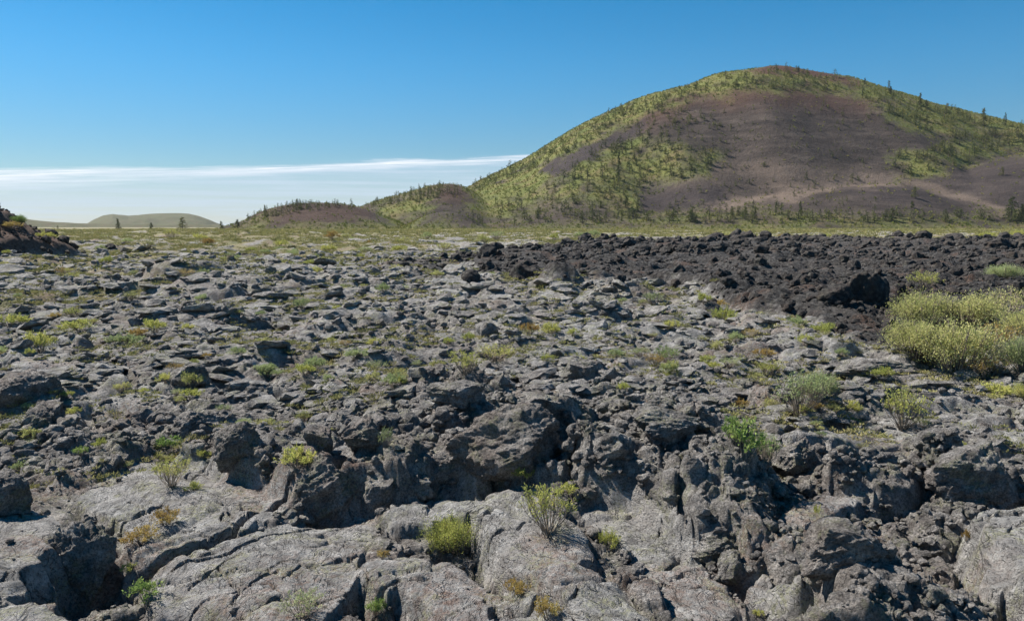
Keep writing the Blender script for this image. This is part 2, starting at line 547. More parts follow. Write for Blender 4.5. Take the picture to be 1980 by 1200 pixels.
# no face steeper than broken lava stands
STEEP = 2.3 - 0.9 * sstep(8.5, 11, RY)
dyr = np.diff(RY)
dxr = 2 * (A0 + B0 * RY) / (NC - 1)
kk = int(np.searchsorted(RY, 160))
for it in range(2):
    for i in range(1, kk):
        np.minimum(H[i], H[i - 1] + STEEP[i] * dyr[i - 1], out=H[i])
    for i in range(kk - 2, -1, -1):
        np.minimum(H[i], H[i + 1] + STEEP[i] * dyr[i], out=H[i])
    st_x = STEEP[:kk] * 1.2 * dxr[:kk]
    for j in range(1, NC):
        np.minimum(H[:kk, j], H[:kk, j - 1] + st_x, out=H[:kk, j])
    for j in range(NC - 2, -1, -1):
        np.minimum(H[:kk, j], H[:kk, j + 1] + st_x, out=H[:kk, j])
def slide(a, n, fn, axis):
    """running minimum or maximum over n samples either side"""
    out = a.copy()
    done = 0
    while done < n:
        st_ = min(max(done, 1), n - done)
        b_ = out.copy()
        if axis == 1:
            b_[:, st_:] = fn(b_[:, st_:], out[:, :-st_])
            b_[:, :-st_] = fn(b_[:, :-st_], out[:, st_:])
        else:
            b_[st_:] = fn(b_[st_:], out[:-st_])
            b_[:-st_] = fn(b_[:-st_], out[st_:])
        out = b_
        done += st_
    return out


i0 = 0
HO = H.copy()
while i0 < kk:
    i1 = min(i0 + 48, kk)
    rad_ = np.clip(0.0075 * RY[i0], 0.05, 0.4)
    nx = max(int(rad_ / dxr[i0]), 1)
    ny = max(int(rad_ / dyr[i0]), 1)
    a0, a1 = max(i0 - 2 * ny, 0), min(i1 + 2 * ny, NR)
    blk = H[a0:a1]
    e_ = slide(slide(blk, nx, np.minimum, 1), ny, np.minimum, 0)
    e_ = slide(slide(e_, nx, np.maximum, 1), ny, np.maximum, 0)
    HO[i0:i1] = e_[i0 - a0:i1 - a0]
    i0 = i1
H = np.where((sm > 0.8) & (Yg < 9), H, HO)
j0 = int(np.searchsorted(RY, 6.2))
B = H[j0:kk].copy()
for st_ in (1, 2, 2):
    B[:, st_:-st_] = (B[:, :-2 * st_] + 2 * B[:, st_:-st_] + B[:, 2 * st_:]) / 4
for st_ in (1,):
    B[st_:-st_] = (B[:-2 * st_] + 2 * B[st_:-st_] + B[2 * st_:]) / 4
wj = sstep(6.2, 7.5, Yg[j0:kk])
H[j0:kk] = H[j0:kk] * (1 - wj) + B * wj
# fine open cracks over the slabs
k = lod(0.05)
F1, F2, ID, DX, DY = worley(Xg[:k] / 0.62 + 0.35 * perlin(Xg[:k] / 0.3, Yg[:k] / 0.3, 67), Yg[:k] / 0.50 + 0.35 * perlin(Xg[:k] / 0.3, Yg[:k] / 0.3, 68), 69)
ck = (1 - sstep(0.016, 0.042, F2 - F1)) * sstep(0.0, 0.25, perlin(Xg[:k] / 0.8, Yg[:k] / 0.8, 70) + 0.1)
H[:k] -= 0.07 * ck * sm[:k]
for L, amp, seed in ((0.42, 0.085, 56), (0.21, 0.080, 53), (0.095, 0.045, 54), (0.045, 0.020, 55)):
    k = lod(L * 0.5)
    F1, F2, ID, DX, DY = worley(XW[:k] / L, YW[:k] / L, seed)
    lump = np.sqrt(np.clip(1 - (F1 / 0.82) ** 2, 0, 1)) * (0.35 + 0.9 * _g[ID, 3])
    H[:k] += amp * (lump - 0.45) * (0.30 + 0.70 * crag[:k]) * (1 - sm[:k] * 0.92)
# dips in front of the main step give the black gaps
DIPS = [(1060, 948, 0.22, 0.30), (470, 920, 0.2, 0.25), (900, 965, 0.25, 0.16), (650, 1000, 0.22, 0.18), (1350, 1078, 0.2, 0.2), (230, 1110, 0.2, 0.28), (1500, 1225, 0.2, 0.2), (1330, 890, 0.25, 0.25),
        (340, 1195, 0.18, 0.22), (420, 1200, 0.15, 0.2), (1840, 1165, 0.2, 0.15), (1600, 1160, 0.22, 0.25), (1950, 960, 0.25, 0.2)]
for a, b, rad, dep in DIPS:
    x0, y0 = on_plane(a, b, 0)
    H -= dep * np.exp(-(((Xg - x0) / rad) ** 2 + ((Yg - y0) / (rad * 0.8)) ** 2))
for pts, wd, dep in CRACKS:
    P = gpoly(pts, 0.06)
    k = int(np.searchsorted(RY, 12))
    d, t = line_d(Xg[:k] + 0.25 * WX[:k], Yg[:k] + 0.25 * WY[:k], P)
    wv = wd * 1.6 * (0.55 + 0.9 * np.abs(perlin(Xg[:k] / 0.16, Yg[:k] / 0.16, 71))) * np.clip(np.minimum(t, 1 - t) * 9, 0.15, 1)
    H[:k] -= 1.2 * dep * (1 - sstep(0.6, 1.25, d / wv))
# ropy wrinkles and pits on the slabs
k = lod(0.05)
ph = (Xg[:k] * 0.75 + Yg[:k] * 0.65) * 15 + 5.0 * perlin(Xg[:k] / 0.7, Yg[:k] / 0.7, 60) + 1.6 * perlin(Xg[:k] / 0.16, Yg[:k] / 0.16, 61)
rope2 = np.abs(np.sin(ph * 2.7 + 1.0)) * sstep(0.0, 0.4, perlin(Xg[:k] / 0.5 + 9, Yg[:k] / 0.5, 65))
H[:k] += sm[:k] * 0.010 * rope2
rope = np.abs(np.sin(ph)) * 1.8 * sstep(0.05, 0.5, perlin(Xg[:k] / 0.9, Yg[:k] / 0.9, 62))
H[:k] += sm[:k] * (0.011 * rope + 0.012 * fbm(Xg[:k] / 0.13, Yg[:k] / 0.13, 3, 63) + 0.03 * fbm(Xg[:k] / 0.6, Yg[:k] / 0.6, 2, 66))
k = lod(0.4)
k2 = int(np.searchsorted(RY, 9))
H[k2:k] += sm[k2:k] * 0.10 * fbm(Xg[k2:k] / 1.1, Yg[k2:k] / 1.6, 2, 64)
H -= 0.0
HCAM = 0.0

# --- vegetation and stains
veg = sstep(22, 90, Yg) * 0.50 + 0.22 * sstep(120, 260, Yg)
veg = veg + 0.50 * fbm(Xg / 6 + 3, Yg / 14, 3, 80) * sstep(9, 25, Yg) + 0.7 * fbm(Xg / 22, Yg / 60, 3, 81) * sstep(50, 100, Yg)
veg = veg + 0.30 * sstep(0.0, -0.35, S_ang) * sstep(16, 60, Yg) + 0.10 * sstep(8, 12, Yg)
veg = veg - 1.1 * np.clip(far_n + 0.05, 0, 1)
veg = np.clip(veg, 0, 1) * (1 - 0.97 * aa)
veg = np.where(Yg > 380, np.maximum(veg, 0.5), veg)
red = sstep(0.25, 0.6, fbm(Xg / 1.5 + 30, Yg / 1.5, 3, 82)) * 0.5
k = nr
for a, b, rad in ((560, 1170, 0.7), (880, 1170, 0.45), (1640, 1030, 0.5), (1830, 1130, 0.3), (700, 1080, 0.2), (1350, 1190, 0.3), (180, 830, 0.9)):
    x0, y0 = on_plane(a, b, 0)
    red[:k] = np.maximum(red[:k], 0.8 * np.exp(-(((xn - x0) ** 2 + (yn - y0) ** 2) / rad ** 2)) * (0.6 + 0.6 * perlin(xn / 0.12, yn / 0.12, 84)))
red = np.maximum(red, 0.9 * sstep(0.02, 0.2, mound))
red = np.clip(red, 0, 1)

# horizontal jitter makes overhanging lumps instead of a plain height sheet
jx = np.zeros_like(Xg)
jy = np.zeros_like(Xg)
for L, amp, seed in ((0.7, 0.10, 90), (0.22, 0.045, 92), (0.09, 0.018, 94)):
    k = lod(L * 0.6)
    jx[:k] += amp * perlin(Xg[:k] / L, Yg[:k] / L, seed)
    jy[:k] += amp * perlin(Xg[:k] / L + 31, Yg[:k] / L, seed + 1)
cj = np.clip(crag, 0, 1) * (1 - sm)
k = int(np.searchsorted(RY, 320))
GX = Xg + jx * cj
GY = Yg + jy * cj
print('field', round(time.time() - T0, 1))


def mesh_from(name, verts, faces=None, quads_grid=None, smooth=True, mat=None, attrs=None):
    me = bpy.data.meshes.new(name)
    verts = np.asarray(verts, np.float32)
    me.vertices.add(len(verts))
    me.vertices.foreach_set('co', verts.ravel())
    if quads_grid is not None:
        nr_, nc_ = quads_grid
        idx = np.arange(nr_ * nc_).reshape(nr_, nc_)
        f = np.stack([idx[:-1, :-1], idx[:-1, 1:], idx[1:, 1:], idx[1:, :-1]], -1).reshape(-1, 4)
    else:
        f = np.asarray(faces)
    n = f.shape[1]
    me.loops.add(f.size)
    me.loops.foreach_set('vertex_index', f.ravel().astype(np.int32))
    me.polygons.add(len(f))
    me.polygons.foreach_set('loop_start', (np.arange(len(f)) * n).astype(np.int32))
    if smooth is not None:
        me.polygons.foreach_set('use_smooth', np.full(len(f), smooth))
    if attrs:
        for k_, v in attrs.items():
            v = np.asarray(v, np.float32)
            a = me.attributes.new(k_, 'FLOAT', 'POINT')
            a.data.foreach_set('value', v.ravel())
    me.update(calc_edges=True)
    if mat is not None:
        for m_ in (mat if isinstance(mat, (list, tuple)) else [mat]):
            me.materials.append(m_)
    return me


def link(name, me, parent=None):
    o = bpy.data.objects.new(name, me)
    C.objects.link(o)
    if parent:
        o.parent = parent
    return o


def tag(o, label=None, cat=None, group=None, kind=None):
    if label:
        o['label'] = label
    if cat:
        o['category'] = cat
    if group:
        o['group'] = group
    if kind:
        o['kind'] = kind
    return o


# ------------------------------------------------------------------ materials
def new_mat(name):
    m = bpy.data.materials.new(name)
    m.use_nodes = True
    m.node_tree.nodes.clear()
    return m, m.node_tree


def attr(nt, name):
    n = nt.nodes.new('ShaderNodeAttribute')
    n.attribute_name = name
    return n.outputs['Fac']


def finish(nt, col, rough=0.95, bump=None, bump_strength=0.5, bump_dist=0.01, spec=0.15, normal=None):
    b = nt.nodes.new('ShaderNodeBsdfPrincipled')
    if isinstance(col, bpy.types.NodeSocket):
        nt.links.new(col, b.inputs['Base Color'])
    else:
        b.inputs['Base Color'].default_value = (*col, 1)
    b.inputs['Roughness'].default_value = rough
    b.inputs['Specular IOR Level'].default_value = spec
    if bump is not None:
        n = nt.nodes.new('ShaderNodeBump')
        n.inputs['Strength'].default_value = bump_strength
        n.inputs['Distance'].default_value = bump_dist
        nt.links.new(bump, n.inputs['Height'])
        nt.links.new(n.outputs[0], b.inputs['Normal'])
    o = nt.nodes.new('ShaderNodeOutputMaterial')
    nt.links.new(b.outputs[0], o.inputs[0])


def lava_material():
    m, nt = new_mat('lava_field')
    geo = nt.nodes.new('ShaderNodeNewGeometry')
    P = geo.outputs['Position']
    a_sm, a_aa, a_veg, a_red = attr(nt, 'sm'), attr(nt, 'aa'), attr(nt, 'veg'), attr(nt, 'red')
    n_big = noise(nt, P, 0.9, 5, 0.6)
    n_mid = noise(nt, P, 7, 5, 0.65)
    n_fin = noise(nt, P, 60, 4, 0.7)
    crust = ramp(nt, n_mid, [(0.30, (0.160, 0.153, 0.148)), (0.49, (0.29, 0.284, 0.275)), (0.64, (0.46, 0.45, 0.435))])
    crust = mixc(nt, ramp(nt, n_big, [(0.45, 0), (0.62, 0.55)]), crust, (0.33, 0.305, 0.288))
    lich = mth(nt, 'MULTIPLY', ramp(nt, noise(nt, P, 3.3, 6, 0.7), [(0.50, 0), (0.60, 1)]), ramp(nt, noise(nt, P, 38, 3, 0.7), [(0.42, 0), (0.56, 1)]))
    crust = mixc(nt, mth(nt, 'MULTIPLY', lich, 0.70), crust, (0.31, 0.31, 0.19))
    clk = ramp(nt, n_mid, [(0.30, (0.105, 0.097, 0.093)), (0.49, (0.255, 0.240, 0.228)), (0.65, (0.46, 0.435, 0.41))])
    clk = mixc(nt, ramp(nt, n_big, [(0.50, 0), (0.70, 0.6)]), clk, (0.215, 0.170, 0.145))
    clk = mixc(nt, mth(nt, 'MULTIPLY', lich, 0.62), clk, (0.26, 0.265, 0.16))
    aac = ramp(nt, n_mid, [(0.34, (0.016, 0.015, 0.016)), (0.50, (0.038, 0.036, 0.036)), (0.66, (0.135, 0.127, 0.122))])
    aac = mixc(nt, ramp(nt, noise(nt, P, 0.16, 5, 0.7), [(0.50, 0), (0.66, 0.55)]), aac, (0.085, 0.078, 0.072))
    aac = mixc(nt, ramp(nt, n_big, [(0.52, 0), (0.72, 0.6)]), aac, (0.055, 0.046, 0.041))
    col = mixc(nt, a_sm, clk, crust)
    col = mixc(nt, mth(nt, 'MULTIPLY', a_aa, 0.92), col, aac)
    rd = mth(nt, 'MULTIPLY', a_red, ramp(nt, noise(nt, P, 22, 4, 0.7), [(0.42, 0), (0.60, 0.85)]))
    col = mixc(nt, rd, col, (0.23, 0.120, 0.075))
    # grit, moss and low growth in the hollows and flats
    vg = ramp(nt, mth(nt, 'ADD', mth(nt, 'MULTIPLY', a_veg, 0.75), mth(nt, 'MULTIPLY', noise(nt, P, 1.7, 6, 0.75), 0.75)), [(0.52, 0), (0.78, 0.88)])
    vcol = ramp(nt, noise(nt, P, 0.45, 4, 0.6), [(0.35, (0.15, 0.15, 0.062)), (0.50, (0.235, 0.21, 0.10)), (0.64, (0.25, 0.19, 0.14))])
    col = mixc(nt, vg, col, vcol)
    spk = mixc(nt, a_sm, ramp(nt, n_fin, [(0.32, 0.38), (0.50, 1.0), (0.68, 1.6)]), ramp(nt, n_fin, [(0.36, 0.40), (0.43, 0.98), (0.70, 1.25)]))
    col = mixc(nt, 1.0, col, spk, 'MULTIPLY')
    # streaky skin of the ropy crust, torn into strands
    mp = nt.nodes.new('ShaderNodeMapping')
    mp.inputs['Rotation'].default_value = (0, 0, 0.6)
    mp.inputs['Scale'].default_value = (1.0, 0.22, 1.0)
    wob_ = nd(nt, 'ShaderNodeVectorMath', {0: P}, operation='ADD')
    wn = noise(nt, P, 1.1, 2, 0.5, 0, 1)
    sc_ = nd(nt, 'ShaderNodeVectorMath', {0: wn}, operation='SCALE')
    sc_.inputs['Scale'].default_value = 0.9
    nt.links.new(sc_.outputs[0], wob_.inputs[1])
    nt.links.new(wob_.outputs[0], mp.inputs[0])
    strand = noise(nt, mp.outputs[0], 26, 5, 0.75)
    col = mixc(nt, a_sm, col, mixc(nt, 1.0, col, ramp(nt, strand, [(0.36, 0.72), (0.46, 1.0), (0.66, 1.15)]), 'MULTIPLY'))
    # fine open fissures and burst bubbles in the skin
    fis_a = mth(nt, 'ABSOLUTE', mth(nt, 'SUBTRACT', noise(nt, mp.outputs[0], 4.5, 4, 0.6, 0.5), 0.5))
    fis_b = mth(nt, 'ABSOLUTE', mth(nt, 'SUBTRACT', noise(nt, P, 3.6, 3, 0.55, 0.6), 0.5))
    fis = mth(nt, 'MINIMUM', ramp(nt, fis_a, [(0.0, 0.0), (0.011, 1.0)]), ramp(nt, fis_b, [(0.0, 0.0), (0.006, 1.0)]))
    vor = nt.nodes.new('ShaderNodeTexVoronoi')
    vor.inputs['Scale'].default_value = 34
    nt.links.new(P, vor.inputs['Vector'])
    pit = ramp(nt, vor.outputs['Distance'], [(0.12, 0.0), (0.26, 1.0)])
    groove = mth(nt, 'MULTIPLY', fis, mth(nt, 'ADD', 0.5, mth(nt, 'MULTIPLY', pit, 0.5)))
    col = mixc(nt, a_sm, col, mixc(nt, 1.0, col, ramp(nt, groove, [(0.0, 0.42), (0.8, 1.0)]), 'MULTIPLY'))
    hgt = mth(nt, 'ADD', mth(nt, 'MULTIPLY', mth(nt, 'MULTIPLY', mth(nt, 'ADD', strand, mth(nt, 'MULTIPLY', groove, 0.5)), a_sm), 1.1), mth(nt, 'MULTIPLY', noise(nt, P, 34, 6, 0.78), 1.1))
    coarse = noise(nt, P, 6.0, 8, 0.72)
    hgt = mth(nt, 'ADD', hgt, mth(nt, 'MULTIPLY', mth(nt, 'MULTIPLY', coarse, mth(nt, 'SUBTRACT', 1.3, a_sm)), 4.5))
    finish(nt, col, 0.93, hgt, 1.0, 0.045, 0.2)
    return m


M_LAVA = lava_material()


def rock_material(name, dark, mid, light, brown, lichen=0.4):
    m, nt = new_mat(name)
    tcn = nt.nodes.new('ShaderNodeNewGeometry')
    P = tcn.outputs['Position']
    a = noise(nt, P, 8, 5, 0.7)
    col = ramp(nt, a, [(0.30, dark), (0.52, mid), (0.72, light)])
    col = mixc(nt, ramp(nt, noise(nt, P, 1.6, 4, 0.6), [(0.48, 0), (0.66, 0.7)]), col, brown)
    lich = mth(nt, 'MULTIPLY', ramp(nt, noise(nt, P, 4.0, 6, 0.7), [(0.50, 0), (0.60, 1)]), ramp(nt, noise(nt, P, 40, 3, 0.7), [(0.44, 0), (0.56, 1)]))
    col = mixc(nt, mth(nt, 'MULTIPLY', lich, lichen), col, (0.29, 0.31, 0.21))
    col = mixc(nt, 1.0, col, ramp(nt, noise(nt, P, 70, 3, 0.7), [(0.32, 0.55), (0.52, 1.0), (0.72, 1.45)]), 'MULTIPLY')
    finish(nt, col, 0.92, noise(nt, P, 22, 8, 0.82), 1.0, 0.06, 0.2)
    return m


M_ROCK = M_LAVA
M_DARK = rock_material('black_lava_rock', (0.017, 0.016, 0.017), (0.046, 0.042, 0.041), (0.145, 0.132, 0.12), (0.075, 0.058, 0.048), 0.12)

# ------------------------------------------------------------------ link the ground
GV = np.stack([GX, GY, H], -1).reshape(-1, 3)
ground = link('lava_field', mesh_from('lava_field', GV, quads_grid=(NR, NC), mat=M_LAVA,
              attrs={'sm': sm, 'aa': np.clip(aa, 0, 1), 'veg': veg, 'red': red}))
tag(ground, kind='structure')
# the plain that carries on all round, lower than every dip of the lava field
ang = np.linspace(0, 2 * np.pi, 97)[:-1]
rad = np.array([0.01, 4, 30, 200, 1500, 4000, 6500])
vv = np.array([[r_ * math.sin(a_), r_ * math.cos(a_), -1.3 - 0.0002 * r_] for r_ in rad for a_ in ang])
ff = []
for i in range(len(rad) - 1):
    for j in range(96):
        j2 = (j + 1) % 96
        ff.append((i * 96 + j, i * 96 + j2, (i + 1) * 96 + j2, (i + 1) * 96 + j))
plain = link('plain', mesh_from('plain', vv, ff, mat=M_LAVA, attrs={'sm': np.full(len(vv), .5), 'aa': np.zeros(len(vv)), 'veg': np.full(len(vv), .7), 'red': np.zeros(len(vv))}))
tag(plain, kind='structure')


def gz(x, y):
    """height of the lava sheet at a point"""
    x = np.asarray(x, float)
    y = np.asarray(y, float)
    r_ = np.clip(np.searchsorted(RY, y) - 1, 0, NR - 1)
    c_ = np.clip(np.round((x / (A0 + B0 * y) + 1) * 0.5 * (NC - 1)).astype(int), 0, NC - 1)
    return H[r_, c_]


def hit_ground(px, py):
    """where the sight line through a point of the photograph meets the lava sheet"""
    s, t = ray(px, py)
    col = np.clip(np.round((s * RY / (A0 + B0 * RY) + 1) * 0.5 * (NC - 1)).astype(int), 0, NC - 1)
    zr = HC + t * RY
    zg = H[np.arange(NR), col]
    hit = np.nonzero(zg >= zr)[0]
    hit = hit[hit > 10] if len(hit) else hit
    i = hit[0] if len(hit) else np.searchsorted(RY, 500)
    return float(s * RY[i]), float(RY[i]), float(zg[i])


exec_rest = True
# ------------------------------------------------------------------ the hills
def interp_smooth(x, xs, ys):
    """monotone-ish smooth interpolation: linear blurred over neighbours"""
    d = 0.012
    return (np.interp(x - d, xs, ys) + 2 * np.interp(x, xs, ys) + np.interp(x + d, xs, ys)) / 4


HILLS = [  # skyline in the photograph, distance, front depth, back depth
    ('main', [(600, 442), (700, 425), (800, 402), (900, 366), (930, 349), (965, 335), (1000, 317), (1050, 289), (1100, 259), (1150, 230), (1200, 207), (1250, 191), (1300, 176), (1350, 161), (1380, 150), (1410, 146), (1450, 140), (1480, 131), (1500, 129), (1525, 131), (1560, 139), (1600, 149), (1650, 160), (1700, 173), (1750, 187), (1800, 201), (1850, 214), (1900, 228), (1940, 238), (1980, 245), (2100, 275), (2300, 340), (2600, 425), (2700, 445)], 1000, 430, 420),
    ('saddle', [(560, 445), (640, 420), (700, 398), (730, 387), (780, 374), (820, 362), (840, 356), (870, 354), (890, 357), (905, 364), (930, 380), (970, 408), (1010, 440)], 790, 190, 200),
    ('foothill', [(400, 446), (440, 436), (470, 427), (495, 411), (520, 402), (560, 394), (600, 391), (650, 392), (690, 398), (740, 415), (790, 438), (800, 446)], 640, 110, 160),
    ('crescent', [(770, 445), (810, 422), (835, 411), (862, 407), (885, 409), (915, 422), (945, 440), (960, 446)], 600, 60, 60),
    ('apron', [(980, 446), (1080, 430), (1200, 412), (1300, 400), (1400, 386), (1500, 374), (1600, 364), (1700, 354), (1770, 362), (1850, 384), (1940, 410), (2000, 430), (2060, 446)], 690, 150, 90),
    ('shoulder', [(1640, 440), (1700, 398), (1740, 375), (1790, 350), (1850, 326), (1920, 309), (1980, 297), (2100, 285), (2300, 330), (2500, 446)], 790, 230, 110),
]
_L = []
for nm, pts, yc, wf, wb in HILLS:
    pts = np.array(pts, float)
    s_, t_ = ray(pts[:, 0], pts[:, 1])
    _L.append((nm, s_, HC + t_ * yc, yc, wf, wb))


def hill_z(x, y):
    s = x / y
    out = np.full(np.shape(s), -3.0)
    for nm, s_, z_, yc, wf, wb in _L:
        zc = interp_smooth(s, s_, z_)
        zc = np.where((s < s_[0]) | (s > s_[-1]), -3, zc)
        yy = yc + (18 * perlin(x / 90, x / 90 + 3, 5) if nm == 'main' else 0)
        tf = np.clip((y - (yy - wf)) / wf, 0, 1)
        tb = np.clip((y - yy) / wb, 0, 1)
        pf = 0.5 * tf * tf * (3 - 2 * tf) + 0.5 * np.sin(tf * math.pi / 2) ** 1.35
        p = np.where(y < yy, pf, 1 - sstep(0, 1, tb))
        z = -3 + (zc + 3) * p
        # gullies and hummocks, gone at the crest
        if nm == 'main':
            z = z + (2.2 * fbm(x / 60, y / 90, 3, 101) + 2.0 * perlin(x / 160, y / 150, 104)) * sstep(0, .25, tf) * (1 - sstep(.75, 1, tf))
        else:
            z = z + 0.7 * fbm(x / 30, y / 30, 3, 102) * sstep(0, .3, tf) * (1 - sstep(.8, 1, tf))
        k_ = 2.5
        h_ = np.clip(0.5 + 0.5 * (z - out) / k_, 0, 1)
        out = out * (1 - h_) + z * h_ + k_ * h_ * (1 - h_)
    return out - 0.3


def hit_hill(px, py):
    px = np.atleast_1d(px).astype(float)
    py = np.atleast_1d(py).astype(float)
    s, t = ray(px, py)
    ys = np.linspace(500, 1080, 400)
    Yh = np.broadcast_to(ys, (len(px), 400))
    zz = hill_z(s[:, None] * Yh, Yh)
    over = zz >= HC + t[:, None] * Yh
    ok = over.any(1)
    i = over.argmax(1)
    y = ys[i]
    return s * y, y, hill_z(s * y, y), ok


hs = np.linspace(-0.40, 1.18, 1100)
hy = np.concatenate([np.linspace(520, 1010, 420), np.linspace(1020, 1430, 40)])
SS, YY = np.meshgrid(hs, hy)
XX = SS * YY
ZZ = hill_z(XX, YY)
px_, py_ = project(XX, YY, ZZ)
wpx = px_ + 22 * fbm(XX / 26, YY / 30, 4, 110)
wpy = py_ + 9 * fbm(XX / 26, YY / 30, 4, 111)


def pm(poly, soft):
    soft = soft * 2.4
    return 1 - sstep(-soft, soft, poly_sd(wpx, wpy, poly))


G_TOP = [(1340, 130), (1500, 100), (2100, 230), (2100, 300), (1990, 300), (1940, 262), (1800, 262), (1765, 250), (1722, 228), (1690, 198), (1650, 182), (1560, 172), (1450, 174), (1340, 192), (1290, 205), (1200, 245), (1130, 285), (1060, 330), (930, 372), (900, 340), (1100, 230), (1250, 170)]
G_MID = [(1240, 262), (1290, 275), (1400, 300), (1360, 335), (1290, 352), (1240, 366), (1235, 425), (1000, 430), (900, 400), (940, 372), (1080, 350), (1130, 300), (1190, 262)]
G_RIGHT = [(1735, 350), (1725, 300), (1800, 285), (1870, 262), (2100, 250), (2100, 300), (1960, 296), (1880, 312), (1790, 342)]
G_BASE = [(900, 432), (1240, 412), (1420, 402), (1600, 410), (1800, 418), (2100, 400), (2100, 470), (900, 470)]
G_FLANK = [(890, 365), (1000, 305), (1130, 235), (1190, 225), (1170, 250), (1060, 325), (1075, 345), (1000, 400), (890, 425)]
G_LOW = [(400, 470), (480, 425), (560, 412), (700, 400), (760, 372), (850, 352), (900, 380), (880, 470)]
hv = np.maximum.reduce([pm(G_TOP, 10), pm(G_FLANK, 7), 0.85 * pm(G_MID, 12), 0.9 * pm(G_RIGHT, 8), 0.55 * pm(G_BASE, 8), 0.8 * pm(G_LOW, 12)])
hv = hv * (1 - 0.9 * pm([(560, 396), (640, 392), (720, 402), (745, 432), (520, 436)], 8)) * (1 - 0.8 * pm([(840, 356), (880, 356), (930, 400), (910, 432), (800, 432), (830, 400)], 6))
hv = hv * (1 - 0.8 * pm([(1050, 335), (1110, 295), (1190, 252), (1290, 218), (1310, 226), (1240, 262), (1120, 318), (1075, 340)], 2.5))
hv = hv * (1 - 0.75 * pm([(1000, 405), (1100, 380), (1190, 385), (1200, 425), (1000, 428)], 9))
hv = hv * (1 - 0.9 * pm([(1450, 144), (1480, 115), (1560, 118), (1660, 150), (1660, 160), (1560, 148), (1500, 141)], 3))
hv = hv * np.clip(1.0 + 0.75 * fbm(XX / 24, YY / 34, 3, 113), 0.15, 1.15)
hr = np.clip(pm([(1180, 235), (1300, 180), (1400, 165), (1560, 160), (1690, 195), (1680, 215), (1500, 195), (1350, 205), (1240, 245)], 14) * 0.9 + 1.2 * pm([(1440, 145), (1480, 115), (1560, 118), (1660, 150), (1680, 168), (1560, 152), (1500, 143)], 5) + 0.6 * pm([(820, 350), (890, 350), (910, 385), (840, 390)], 8) + 0.5 * pm([(480, 400), (700, 390), (720, 430), (470, 436)], 10), 0, 1)
dpath, _ = line_d(wpx, wpy * 1.0, [(1380, 396), (1520, 378), (1620, 358), (1700, 346), (1780, 356), (1840, 374), (1940, 406)])
hp = np.clip(0.75 * (1 - sstep(2, 14, dpath)) + 0.85 * pm([(1500, 360), (1620, 338), (1730, 338), (1740, 350), (1640, 356), (1520, 376)], 7) + 0.7 * pm([(1290, 352), (1420, 320), (1560, 322), (1700, 326), (1560, 334), (1400, 340), (1300, 362)], 9) + 0.4 * pm([(1400, 372), (1560, 352), (1560, 378), (1420, 410)], 14), 0, 1)
hd = np.clip(pm([(1225, 375), (1330, 355), (1400, 352), (1420, 395), (1250, 410)], 10) * 0.7 + pm([(1050, 335), (1110, 295), (1190, 252), (1250, 230), (1240, 258), (1120, 318), (1075, 340)], 6) + 0.7 * pm([(1640, 370), (1700, 356), (1780, 366), (1860, 392), (1700, 392)], 8) + 0.5 * pm([(1790, 350), (1880, 320), (2000, 300), (2000, 400), (1900, 385)], 9), 0, 1)


def hill_material():
    m, nt = new_mat('cinder_hill')
    geo = nt.nodes.new('ShaderNodeNewGeometry')
    P = geo.outputs['Position']
    v, r_, p_, d_ = attr(nt, 'veg'), attr(nt, 'red'), attr(nt, 'pale'), attr(nt, 'dark')
    mp = nt.nodes.new('ShaderNodeMapping')
    mp.inputs['Scale'].default_value = (0.35, 1, 2.2)
    nt.links.new(P, mp.inputs[0])
    n1 = noise(nt, mp.outputs[0], 0.055, 6, 0.65)
    n2 = noise(nt, P, 0.35, 5, 0.7)
    col = ramp(nt, n1, [(0.32, (0.036, 0.030, 0.027)), (0.52, (0.064, 0.051, 0.045)), (0.70, (0.110, 0.088, 0.074))])
    col = mixc(nt, mth(nt, 'MULTIPLY', r_, 0.75), col, (0.092, 0.045, 0.032))
    col = mixc(nt, mth(nt, 'MULTIPLY', d_, 0.7), col, (0.046, 0.038, 0.042))
    col = mixc(nt, mth(nt, 'MULTIPLY', p_, 0.75), col, (0.19, 0.145, 0.115))
    vg = ramp(nt, mth(nt, 'ADD', mth(nt, 'MULTIPLY', v, 0.8), mth(nt, 'MULTIPLY', mth(nt, 'SUBTRACT', n2, 0.5), 0.9)), [(0.12, 0), (0.74, 0.88)])
    gcol = ramp(nt, noise(nt, P, 0.05, 4, 0.6), [(0.35, (0.125, 0.150, 0.042)), (0.50, (0.175, 0.182, 0.056)), (0.66, (0.190, 0.155, 0.068))])
    col = mixc(nt, vg, col, gcol)
    col = mixc(nt, 1.0, col, ramp(nt, noise(nt, P, 0.9, 4, 0.7), [(0.32, 0.65), (0.52, 1.0), (0.72, 1.3)]), 'MULTIPLY')
    finish(nt, col, 0.95, noise(nt, P, 0.25, 8, 0.75), 0.9, 2.0, 0.1)
    return m


M_HILL = hill_material()
hill = link('hill', mesh_from('hill', np.stack([XX, YY, ZZ], -1).reshape(-1, 3), quads_grid=XX.shape, mat=M_HILL,
            attrs={'veg': hv, 'red': hr, 'pale': hp, 'dark': hd}))
tag(hill, kind='structure')

